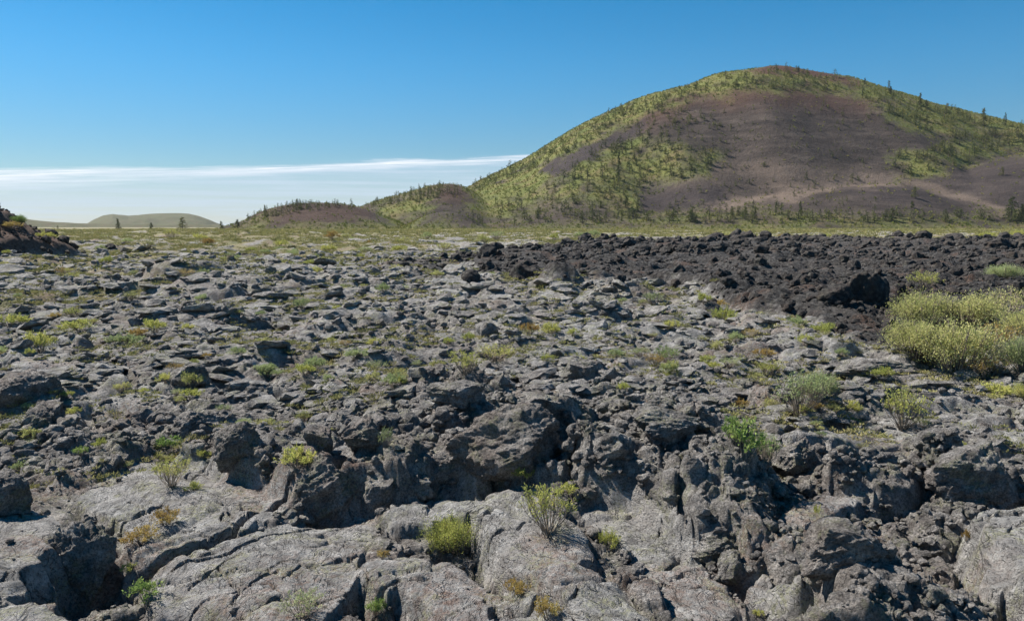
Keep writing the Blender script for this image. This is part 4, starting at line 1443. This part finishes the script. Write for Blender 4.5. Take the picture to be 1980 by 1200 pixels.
PL_ = [
    (865, 1072, 118, 92, 'bush', 'yellow', 'rounded yellow-green shrub growing on the lava just left of the bottom centre', 'desert_shrub'),
    (1062, 1032, 120, 110, 'airy', 'yellow', 'airy yellow-green shrub with bare grey stems below the black cave', 'desert_shrub'),
    (1095, 968, 50, 42, 'leafy', 'yellow', 'sparse leafy sprigs right of the black cave behind the airy shrub', 'leafy_plant'),
    (1012, 948, 46, 40, 'leafy', 'yellow', 'small leafy plant against the black cave left of its mouth', 'leafy_plant'),
    (1180, 1066, 50, 52, 'low', 'yellow', 'small dense yellow-green shrub right of the airy shrub', 'desert_shrub'),
    (1058, 1196, 66, 46, 'low', 'dry', 'yellowish small shrub at the bottom edge right of centre', 'desert_shrub'),
    (1000, 1150, 60, 36, 'low', 'dry', 'orange-brown dry shrub above the yellowish one at the bottom edge', 'dry_shrub'),
    (332, 940, 76, 64, 'airy', 'yellow', 'wispy yellow-green plant standing on the upper left slab', 'desert_shrub'),
    (375, 948, 46, 20, 'low', 'yellow', 'flat bright cushion on the upper left slab at the foot of the wispy plant', 'cushion_plant'),
    (320, 1014, 62, 36, 'low', 'dry', 'yellow-orange cushion on the slab in the left foreground', 'cushion_plant'),
    (272, 1050, 90, 34, 'low', 'dry', 'orange-green low plants left of the long crack', 'cushion_plant'),
    (250, 1112, 34, 26, 'leafy', 'yellow', 'small green-yellow sprig at the lower end of the long crack', 'leafy_plant'),
    (283, 1172, 76, 58, 'leafy', 'green', 'broad-leaved green plant beside the tall clinker block', 'leafy_plant'),
    (582, 1192, 100, 56, 'airy', 'pale', 'pale wispy plant at the bottom edge on the big cracked slab', 'desert_shrub'),
    (728, 1192, 46, 36, 'low', 'green', 'small green tuft at the bottom edge right of the cracked slab', 'cushion_plant'),
    (575, 905, 96, 50, 'low', 'yellow', 'yellow-green low shrub behind the left end of the boulder row', 'desert_shrub'),
    (622, 872, 34, 26, 'leafy', 'green', 'small dark green sprig right above the low shrub by the boulder row', 'leafy_plant'),
    (322, 880, 60, 40, 'leafy', 'green', 'dark green leafy plant behind the upper left slab', 'leafy_plant'),
    (1440, 895, 96, 92, 'leafy', 'green', 'bright green leafy plant in front of the shaded hollow right of centre', 'leafy_plant'),
    (1480, 905, 70, 80, 'airy', 'pale', 'thin bare-stemmed plant right of the bright green one', 'desert_shrub'),
    (1412, 850, 40, 50, 'leafy', 'green', 'upright green sprig at the upper left of the bright green plant', 'leafy_plant'),
    (1545, 800, 120, 92, 'airy', 'pale', 'pale mint wispy shrub in the right half behind the flat-topped block', 'desert_shrub'),
    (1490, 730, 60, 34, 'airy', 'yellow', 'small yellow-green shrub left of the pale mint one', 'desert_shrub'),
    (1580, 770, 80, 60, 'bush', 'pale', 'soft pale green shrub touching the right of the wispy mint shrub', 'desert_shrub'),
    (1745, 830, 100, 95, 'airy', 'yellow', 'tall yellow-green shrub on a tangle of grey stems in the right foreground', 'desert_shrub'),
    (1700, 735, 60, 30, 'low', 'yellow', 'small yellow-green shrub above the tall one on grey stems', 'desert_shrub'),
    (1205, 756, 34, 20, 'low', 'yellow', 'small bright yellow cushion above the largest central block', 'cushion_plant'),
    (900, 725, 80, 50, 'airy', 'yellow', 'left half of the grassy yellow-green clump above the central block', 'desert_shrub'),
    (960, 700, 90, 40, 'airy', 'yellow', 'right half of the grassy yellow-green clump above the central block', 'desert_shrub'),
    (80, 682, 60, 50, 'low', 'yellow', 'bright yellow-green shrub at the left, below the flat bright one', 'desert_shrub'),
    (24, 632, 70, 30, 'low', 'yellow', 'flat bright yellow-green shrub at the left edge', 'desert_shrub'),
    (150, 637, 80, 24, 'low', 'yellow', 'flat yellow-green shrub right of the one at the left edge', 'desert_shrub'),
    (245, 668, 80, 28, 'low', 'pale', 'dull green flat shrub right of the bright left shrub', 'desert_shrub'),
    (590, 724, 48, 24, 'low', 'yellow', 'small yellow shrub in the left middle, right of the upright dark block', 'desert_shrub'),
    (372, 770, 50, 22, 'low', 'yellow', 'low yellow-green tuft at the foot of the upright dark block', 'cushion_plant'),
    (515, 728, 52, 26, 'low', 'pale', 'pale low shrub between the upright dark block and the small yellow shrub', 'desert_shrub'),
    (1402, 628, 56, 42, 'low', 'yellow', 'yellow-green shrub on the near edge of the black flow', 'desert_shrub'),
    (1362, 590, 34, 24, 'low', 'yellow', 'tiny yellow-green shrub up left of the one on the edge of the black flow', 'desert_shrub'),
    (1785, 562, 70, 42, 'airy', 'yellow', 'yellow-green shrub in the black flow above the large shrubs at the right', 'desert_shrub'),
    (1948, 540, 80, 34, 'bush', 'pale', 'mint green shrub at the right edge beside the black flow', 'desert_shrub'),
    (1935, 768, 90, 34, 'low', 'yellow', 'yellow-green low shrub at the right edge on the smooth pale crust', 'desert_shrub'),
    (1985, 775, 60, 40, 'bush', 'yellow', 'shrub cut by the right edge beside the low one on the pale crust', 'desert_shrub'),
    (1290, 702, 60, 38, 'airy', 'green', 'dark green thin shrub on the middle lava right of the jagged dark rock', 'desert_shrub'),
    (1580, 1004, 16, 34, 'leafy', 'yellow', 'single thin yellow sprig in the right clinker', 'leafy_plant'),
    (1868, 1045, 22, 26, 'low', 'dry', 'tiny yellow dry plant at the border of the smooth lava at the right', 'cushion_plant'),
    (192, 868, 30, 24, 'low', 'yellow', 'tiny yellowish plant in the left clinker', 'cushion_plant'),
    (156, 884, 32, 20, 'low', 'green', 'tiny green plant left of the yellowish one in the left clinker', 'cushion_plant'),
    (775, 746, 34, 20, 'low', 'yellow', 'tiny bright yellow plant left of the grassy clump above the central block', 'cushion_plant'),
    (740, 1080, 30, 22, 'low', 'dry', 'orange-brown dry cushion at the right border of the cracked slab', 'cushion_plant'),
    (745, 870, 34, 46, 'airy', 'pale', 'pale wispy growth on the grey humped block', 'desert_shrub'),
    (1465, 1195, 30, 14, 'low', 'yellow', 'tiny green plant at the bottom edge beside the welded clinker', 'cushion_plant'),
    (1650, 800, 40, 30, 'low', 'yellow', 'tiny yellow-green plant between the mint shrub and the shrub on grey stems', 'cushion_plant'),
    (1430, 790, 40, 22, 'low', 'dry', 'small orange-yellow plant above the bright green leafy plant', 'cushion_plant'),
    (1590, 645, 60, 26, 'low', 'yellow', 'low yellow-green shrub at the lower rim of the black flow', 'desert_shrub'),
    (1555, 668, 40, 26, 'low', 'yellow', 'small yellow-green shrub on the pale swell below the black flow', 'desert_shrub'),
    (34, 434, 34, 22, 'bush', 'green', 'green-topped shrub on the summit of the lava mound at the left edge', 'desert_shrub'),
    (22, 446, 44, 18, 'low', 'dry', 'orange-yellow shrub just below the summit of the lava mound', 'dry_shrub'),
    (92, 462, 40, 16, 'low', 'yellow', 'yellowish shrub at the right foot of the lava mound', 'desert_shrub'),
    # the large shrubs at the right
    (1780, 640, 110, 80, 'bush', 'yellow', 'upper left shrub of the large yellow-green thicket at the right edge', 'desert_shrub'),
    (1865, 630, 110, 75, 'bush', 'yellow', 'upper middle shrub of the large yellow-green thicket at the right edge', 'desert_shrub'),
    (1950, 618, 110, 80, 'bush', 'yellow', 'rearmost right shrub of the large thicket below the mint green shrub', 'desert_shrub'),
    (1770, 690, 110, 70, 'bush', 'yellow', 'left front shrub of the large thicket, sitting above the dark gap', 'desert_shrub'),
    (1850, 722, 130, 110, 'bush', 'yellow', 'frontmost bright shrub of the large thicket, standing tallest', 'desert_shrub'),
    (1930, 690, 90, 70, 'airy', 'dry', 'brownish bare-twigged shrub in the middle of the large thicket', 'dry_shrub'),
    (1990, 660, 100, 90, 'bush', 'yellow', 'shrub of the large thicket cut by the right edge', 'desert_shrub'),
    (1975, 722, 90, 70, 'bush', 'pale', 'lower right green shrub of the large thicket', 'desert_shrub'),
    (1905, 735, 80, 50, 'airy', 'dry', 'grey-brown twiggy shrub at the lower foot of the large thicket', 'dry_shrub'),
    (2060, 650, 160, 110, 'bush', 'yellow', 'shrub of the thicket just outside the right edge', 'desert_shrub'),
]
for i, (px, py, w, h_, form, leaf, label, kn) in enumerate(PL_):
    if px > 2050:
        continue
    if 'thicket' in label:
        leaf = 'dusty' if leaf == 'yellow' else leaf
        w, h_ = w * (1.0 + 0.35 * ((i * 7) % 5) / 4), h_ * (0.85 + 0.4 * ((i * 3) % 4) / 3)
        form = 'airy' if i % 3 == 0 and leaf == 'dusty' else form
    cat = {'desert_shrub': 'shrub', 'dry_shrub': 'shrub', 'leafy_plant': 'plant', 'cushion_plant': 'plant'}[kn]
    place_plant(px, py, w, h_, form, leaf, label, kn, cat, seed=i)

# many low shrubs between
LABS = [
    ('low yellow-green shrub scattered on the grey lava at the left', 'low shrubs on the left lava', lambda a, b: a < 660 and b > 520),
    ('low yellow-green shrub scattered on the grey lava at the centre', 'low shrubs on the central lava', lambda a, b: 660 <= a < 1300 and b > 520),
    ('low yellow-green shrub scattered on the grey lava at the right', 'low shrubs on the right lava', lambda a, b: a >= 1300 and b > 520),
    ('far low shrub on the green flats left of the black flow', 'low shrubs of the far flats', lambda a, b: b <= 520),
]
cnt = 0
tries = 0
while cnt < 225 and tries < 5000:
    tries += 1
    px = rng.uniform(-40, 2020)
    py = 462 + 430 * rng.random() ** 1.6
    x, y = [float(q_) for q_ in on_plane(px, py, 0.15)]
    s_m, a_a, r_b = zone_of(px, py, x, y)
    if a_a > 0.4 or r_b > 0.5:
        continue
    if fbm(np.array([x / 3.5]), np.array([y / 6]), 2, 140)[0] < -0.05:
        continue
    if px > 1700 and py > 560 and py < 740:
        continue
    w = rng.uniform(18, 54) * (0.7 + 0.3 * (py > 560))
    h_ = w * rng.uniform(0.4, 0.65)
    lab = [l for l in LABS if l[2](px, py)][0]
    z = float(gz(x, y)) + 0.0025 * y
    place_plant(0, 0, w, h_, 'low' if rng.random() < 0.7 else 'airy', rng.choice(['yellow', 'yellow', 'pale', 'pale', 'dusty', 'dusty', 'yellow', 'dry']), lab[0], 'desert_shrub', 'shrub', lab[1], seed=int(rng.integers(1000)), xyz=(x, y, z))
    cnt += 1

# ground cover too fine and too many to count
tp = [make_tuft(1500 + i, 20, 0.62) for i in range(6)]
x, y, z, s_m, a_a, r_b, v_g = sample_ground(150000, 7, 520, seed=51)
r_ = np.random.default_rng(52)
dens = (0.24 + 0.75 * v_g) * (1 - 0.5 * sstep(60, 160, y)) * (1 - np.clip(a_a, 0, 1)) * (1 - r_b) * (0.9 + 0.1 * sstep(20, 60, y))
clus = fbm(x / 2.2, y / 4.5, 2, 141)
keep = r_.random(len(x)) < dens * sstep(-0.3, 0.25, clus) * 1.3
x, y, z = x[keep], y[keep], z[keep]
sz = np.stack([y * r_.uniform(0.003, 0.011, len(x)) + 0.05, y * r_.uniform(0.003, 0.011, len(x)) + 0.05, np.clip(y * r_.uniform(0.002, 0.006, len(x)) + 0.04, 0, 1.1)], -1)
V_, F_, _ = scatter(tp, np.stack([x, y, z + 0.03 + 0.0012 * y], -1), sz, r_.uniform(0, 6.28, len(x)), 0.05, 53)
gc = link('ground_cover', mesh_from('ground_cover', V_, F_, mat=ML['ground'], smooth=False))
tag(gc, kind='stuff')
gc['label'] = 'low yellow-green growth over the flats'
print('plants', round(time.time() - T0, 1))

# ------------------------------------------------------------------ trees
def make_conifer(seed, nleaf=500, slim=0.30, big=False):
    """a conifer one metre tall: trunk and a crown of drooping needle sprays in uneven whorls"""
    r_ = np.random.default_rng(seed)
    tv, tf = tubes([[(0, 0, -0.04), (0.01, 0, 0.3), (0.0, 0.01, 0.65), (0, 0, 0.97)]], [[0.028, 0.022, 0.014, 0.004]])
    nb = 60 if big else 26
    P0, D, L = [], [], []
    side = r_.uniform(0, 6.28)
    for i in range(nb):
        h_ = 0.10 + 0.88 * (i + r_.random()) / nb
        az = r_.uniform(0, 6.28)
        ln = slim * (1.02 - h_) ** 0.75 * r_.uniform(0.55, 1.15) * (1 + 0.25 * math.cos(az - side))
        n = max(int(nleaf / nb * (0.5 + ln / slim)), 4)
        f_ = r_.random(n) ** 0.6
        base = np.stack([math.cos(az) * ln * f_, math.sin(az) * ln * f_, h_ - 0.22 * ln * f_ + 0 * f_], -1)
        base += r_.normal(size=(n, 3)) * [0.02, 0.02, 0.014]
        d = np.stack([math.cos(az) + 0 * f_, math.sin(az) + 0 * f_, -0.15 + 0 * f_], -1) + r_.normal(size=(n, 3)) * 0.7
        P0.append(base)
        D.append(d)
        L.append((0.03 if big else 0.055) * r_.uniform(0.6, 1.4, n))
    P0, D, L = np.concatenate(P0), np.concatenate(D), np.concatenate(L)
    lv, lf = blades(P0, D, L, L * 0.6, r_)
    return tv, tf, lv, lf


def two_mat_mesh(name, tv, tf, lv, lf, m1, m2):
    V = np.concatenate([tv, lv])
    F = np.concatenate([tf, lf + len(tv)])
    me = mesh_from(name, V, F, mat=[m1, m2], smooth=False)
    me.polygons.foreach_set('material_index', np.concatenate([np.zeros(len(tf)), np.ones(len(lf))]).astype(np.int32))
    return me


CON = [make_conifer(2000 + i, 260, [0.24, 0.30, 0.20, 0.34, 0.27, 0.22][i]) for i in range(6)]
CONM = [two_mat_mesh('conifer_tree', *c, M_BARK, ML['pine']) for c in CON]
BIG = [make_conifer(2100 + i, 2600, [0.30, 0.40, 0.24][i], True) for i in range(3)]
BIGM = [(mesh_from('trunk', c[0], c[1], mat=M_BARK), mesh_from('crown', c[2], c[3], mat=ML['pine'], smooth=False)) for c in BIG]


def big_tree(px, py, hpx, wide, label, seed, group=None, hillside=True):
    if hillside:
        x, y, z, ok = hit_hill([px], [py])
        if not ok[0]:
            for dy_ in range(1, 14):
                x, y, z, ok = hit_hill([px], [py + dy_])
                if ok[0]:
                    break
        x, y, z = float(x[0]), float(y[0]), float(z[0])
    else:
        x, y = [float(q_) for q_ in on_plane(px, py, 0.0)]
        y = min(y, 520)
        s_, _ = ray(px, py)
        x = float(s_) * y
        z = float(gz(x, y))
    hh = hpx * y / FPX
    root = bpy.data.objects.new('conifer_tree', None)
    C.objects.link(root)
    root.location = (x, y, z - 0.02 * hh)
    root.rotation_euler = (0, 0, seed * 1.7)
    root.scale = (hh * wide, hh * wide, hh)
    t_, c_ = BIGM[seed % 3]
    link('trunk', t_, root)
    link('crown', c_, root)
    tag(root, label, 'tree', group)


BT = [
    (1901, 246, 36, 1.0, 'tallest dark conifer on the right skyline of the big hill'),
    (1943, 244, 26, 0.6, 'thin spire-like conifer on the skyline right of the tallest one'),
    (1779, 204, 24, 1.1, 'conifer on the skyline midway between the summit and the tallest tree'),
    (1790, 211, 16, 1.4, 'squat conifer just right of the one midway down the right skyline'),
    (1718, 176, 20, 0.9, 'conifer standing on the skyline right of the summit'),
    (1722, 182, 14, 1.5, 'squat tree beside the first conifer right of the summit'),
    (1830, 222, 22, 1.3, 'dense conifer on the right skyline left of the tallest tree'),
    (1852, 226, 18, 1.2, 'round conifer on the right skyline nearest left of the tallest tree'),
    (1544, 140, 12, 1.3, 'small dark conifer on the summit'),
    (1672, 164, 13, 1.1, 'small conifer on the skyline, second right of the summit'),
    (1955, 425, 46, 1.3, 'broad olive conifer at the foot of the hill at the right edge'),
    (1975, 428, 34, 1.3, 'smaller conifer at the right edge beside the broad olive one'),
    (1725, 428, 26, 1.6, 'wide bushy tree at the hill foot in the right part'),
    (1768, 382, 22, 1.2, 'lone dark tree on the bare cinder mound at the right'),
    (1763, 402, 14, 1.5, 'small tree below the lone dark one on the cinder mound'),
    (1938, 340, 18, 1.2, 'lone tree on the dark cinder slope at the right'),
    (1559, 346, 13, 1.0, 'lone small tree on the pale strip in the middle of the slope'),
    (1500, 414, 24, 0.8, 'slim tree at the hill foot right of the grey cinder patch'),
    (1547, 412, 24, 0.8, 'slim tree at the hill foot, next right of the first slim one'),
    (1440, 425, 26, 1.3, 'leafy tree at the hill foot below the grey cinder patch'),
    (1460, 424, 24, 1.2, 'tree at the hill foot touching the leafy one from the right'),
    (1415, 424, 22, 1.2, 'tree at the hill foot touching the leafy one from the left'),
    (1335, 428, 22, 1.4, 'grey-green round tree at the hill foot left of the leafy group'),
    (1196, 350, 56, 0.4, 'very slim tall conifer in the wooded patch of the hill'),
    (1210, 402, 24, 1.3, 'bushy tree in the lower wooded patch of the hill'),
    (575, 402, 18, 1.2, 'dark tree on the crest of the low left hill'),
    (512, 412, 16, 1.2, 'dark tree on the left shoulder of the low left hill'),
]
for i, (px, py, h_, wd, lab) in enumerate(BT):
    big_tree(px, py, h_, wd, lab, i)
for i, (px, py, h_, wd, lab) in enumerate([
        (353, 444, 26, 1.5, 'bushy dark tree in front of the distant hills, right of their middle'),
        (228, 443, 24, 1.2, 'dark tree in front of the left end of the distant hills'),
        (293, 443, 16, 1.4, 'low dark tree between the two larger ones before the distant hills'),
        (112, 433, 10, 1.2, 'small lone tree on the flat skyline at the far left'),
        (428, 441, 18, 1.4, 'bushy tree at the left foot of the low left hill'),
        (460, 440, 22, 1.4, 'cluster-forming dark tree on the plain before the low left hill')]):
    big_tree(px, max(py, 444), h_, wd, lab, i + 40, hillside=False)

# --- trees of the slopes: zone polygon, count, size in px, label
ZT = [
    ([(470, 425), (500, 408), (560, 394), (640, 390), (700, 388), (780, 372), (850, 354), (920, 352), (1000, 317), (1000, 330), (930, 372), (840, 385), (760, 400), (640, 402), (500, 425)], 330, (6, 13), 'small dark conifer on the low wooded ridge left of the big hill', 'conifers of the low left ridge'),
    ([(1000, 318), (1100, 260), (1200, 207), (1350, 161), (1350, 185), (1200, 235), (1100, 300), (960, 360)], 560, (4, 10), 'small conifer on the green left slope of the big hill', 'conifers of the left slope'),
    ([(1240, 262), (1290, 275), (1400, 300), (1360, 335), (1240, 366), (1235, 425), (1000, 425), (940, 400), (1080, 350), (1130, 300), (1190, 262)], 400, (7, 16), 'olive conifer in the wooded patch on the lower left of the big hill', 'conifers of the wooded patch'),
    ([(1340, 165), (1500, 132), (1620, 150), (1800, 202), (1980, 246), (1980, 285), (1800, 262), (1720, 225), (1650, 180), (1450, 172), (1340, 190)], 520, (5, 13), 'dark small conifer on the green band under the summit and right skyline', 'conifers of the upper band'),
    ([(1180, 230), (1340, 190), (1380, 230), (1300, 270), (1200, 262)], 90, (6, 12), 'small conifer on the reddish upper left face', 'conifers of the reddish face'),
    ([(1735, 350), (1725, 300), (1800, 285), (1870, 262), (1985, 260), (1985, 292), (1880, 312), (1790, 342)], 120, (8, 17), 'conifer in the wooded strip above the dark cinder slope at the right', 'conifers of the right strip'),
    ([(1380, 200), (1680, 200), (1800, 300), (1700, 330), (1400, 330), (1350, 260)], 120, (5, 10), 'tiny lone conifer dotted on the bare purple cinder face', 'conifers of the bare face'),
    ([(1240, 370), (1700, 335), (1700, 400), (1240, 410)], 90, (6, 12), 'scattered conifer on the grey cinder apron below the bare face', 'conifers of the apron'),
    ([(900, 428), (1240, 412), (1600, 412), (1980, 415), (1980, 432), (900, 434)], 220, (8, 19), 'olive tree in the line along the foot of the big hill', 'trees along the foot of the hill'),
    ([(1300, 205), (1420, 240), (1460, 330), (1330, 340), (1280, 280)], 70, (6, 12), 'lone small conifer between the wooded patch and the bare face', 'conifers beside the bare face'),
]
cand = []
for zi, (poly, n, (h0, h1), lab, grp) in enumerate(ZT):
    poly = [(float(a), float(b)) for a, b in poly]
    xs = [p[0] for p in poly]
    ys = [p[1] for p in poly]
    got = 0
    while got < n:
        a = rng.uniform(min(xs), max(xs), n * 3)
        b = rng.uniform(min(ys), max(ys), n * 3)
        ok = poly_sd(a, b, poly) < 0
        a, b = a[ok][:n - got], b[ok][:n - got]
        got += len(a)
        if len(a) == 0:
            continue
        X_, Y_, Z_, ok = hit_hill(a, b)
        hh = rng.uniform(h0, h1, len(a)) * (0.7 + 0.5 * rng.random(len(a)))
        for q_ in np.nonzero(ok)[0]:
            cand.append((hh[q_], X_[q_], Y_[q_], Z_[q_], zi))
cand.sort(key=lambda c: -c[0])
NIND = 300 - len(BT) - 6 - 2
for hpx, x, y, z, zi in cand[:NIND]:
    i = int(rng.integers(6))
    o = link('conifer_tree', CONM[i])
    hh = 1.15 * hpx * y / FPX
    w_ = hh * rng.uniform(1.1, 2.1)
    o.location = (x, y, z - 0.02 * hh)
    o.scale = (w_, w_, hh)
    o.rotation_euler = (0, 0, rng.uniform(0, 6.28))
    tag(o, ZT[zi][3], 'tree', ZT[zi][4])
rest = np.array([c[:4] for c in cand[NIND:]])
hh = 1.1 * rng.uniform(0.6, 1.1, len(rest)) * rest[:, 0] * rest[:, 2] / FPX
wd = hh * rng.uniform(1.1, 2.3, len(hh))
V_, F_, _ = scatter([(np.concatenate([c[0], c[2]]), np.concatenate([c[1], c[3] + len(c[0])])) for c in CON], rest[:, 1:4] - [0, 0, 0.2], np.stack([wd, wd, hh], -1), rng.uniform(0, 6.28, len(hh)), 0.03, 61)
wood = link('hillside_woods', mesh_from('hillside_woods', V_, F_, mat=ML['pine'], smooth=False))
tag(wood, kind='stuff')
wood['label'] = 'small conifers too many to count on the hill'

# brush on the green parts of the hill
r_ = np.random.default_rng(71)
n = 90000
ii = r_.integers(0, 420, n)
jj = r_.integers(0, len(hs), n)
keep = r_.random(n) < (0.07 + 0.93 * hv[ii, jj] ** 1.1) * 0.7
ii, jj = ii[keep], jj[keep]
y = hy[ii] + r_.uniform(-0.6, 0.6, len(ii))
x = (hs[jj] + r_.uniform(-0.0007, 0.0007, len(jj))) * y
z = hill_z(x, y)
clumps = []
for i in range(5):
    rc = np.random.default_rng(1700 + i)
    m_ = 12
    p0 = rc.normal(size=(m_, 3)) * [0.28, 0.28, 0.14] + [0, 0, 0.25]
    clumps.append(blades(p0, rc.normal(size=(m_, 3)) + [0, 0, 0.4], np.full(m_, 0.5), np.full(m_, 0.4), rc))
sz = r_.uniform(0.6, 2.0, len(x))
V_, F_, _ = scatter(clumps, np.stack([x, y, z], -1), sz, r_.uniform(0, 6.28, len(x)), 0.1, 73)
br = link('hill_brush', mesh_from('hill_brush', V_, F_, mat=ML['olive'], smooth=False))
tag(br, kind='stuff')
br['label'] = 'yellow-green brush covering the green parts of the hill'
print('done', round(time.time() - T0, 1), 'objects', len(bpy.data.objects))

# low bushes of the plain before the hills
r_ = np.random.default_rng(81)
n = 8000
y = 1 / r_.uniform(1 / 560.0, 1 / 35.0, n)
y = np.where(r_.random(n) < 0.45, r_.uniform(150, 560, n), y)
x = r_.uniform(-0.75, 0.9, n) * y
c_ = np.clip(np.round((x / (A0 + B0 * y) + 1) * 0.5 * (NC - 1)).astype(int), 0, NC - 1)
i_ = np.clip(np.searchsorted(RY, y) - 1, 0, NR - 1)
keep = (aa[i_, c_] < 0.3) & (r_.random(n) < 0.08 + 0.7 * veg[i_, c_] * sstep(-0.2, 0.35, fbm(x / 14, y / 50, 2, 144)))
x, y, z = x[keep], y[keep], H[i_, c_][keep]
sz = r_.uniform(0.25, 0.8, len(x)) * (0.35 + y / 330)
V_, F_, _ = scatter(clumps, np.stack([x, y, z], -1), sz, r_.uniform(0, 6.28, len(x)), 0.1, 83)
o = link('plain_brush', mesh_from('plain_brush', V_, F_, mat=ML['ground'], smooth=False))
tag(o, kind='stuff')
o['label'] = 'low brush all over the plain before the hills'

# ------------------------------------------------------------------ the air
hm, nt = new_mat('haze')
pv = nt.nodes.new('ShaderNodeVolumePrincipled')
pv.inputs['Color'].default_value = (0.80, 0.88, 1.0, 1)
pv.inputs['Density'].default_value = 0.00003
pv.inputs['Anisotropy'].default_value = 0.1
ho = nt.nodes.new('ShaderNodeOutputMaterial')
nt.links.new(pv.outputs[0], ho.inputs['Volume'])
bx = 7000.0
zb, zt = -6.0, 300.0
hv_ = [(x_, y_, z_) for z_ in (zb, zt) for x_, y_ in ((-bx, -bx), (bx, -bx), (bx, bx), (-bx, bx))]
haze = link('haze', mesh_from('haze', hv_, [(3, 2, 1, 0), (4, 5, 6, 7), (0, 1, 5, 4), (1, 2, 6, 5), (2, 3, 7, 6), (3, 0, 4, 7)], mat=hm, smooth=False))
tag(haze, kind='stuff')
haze['label'] = 'thin air haze'
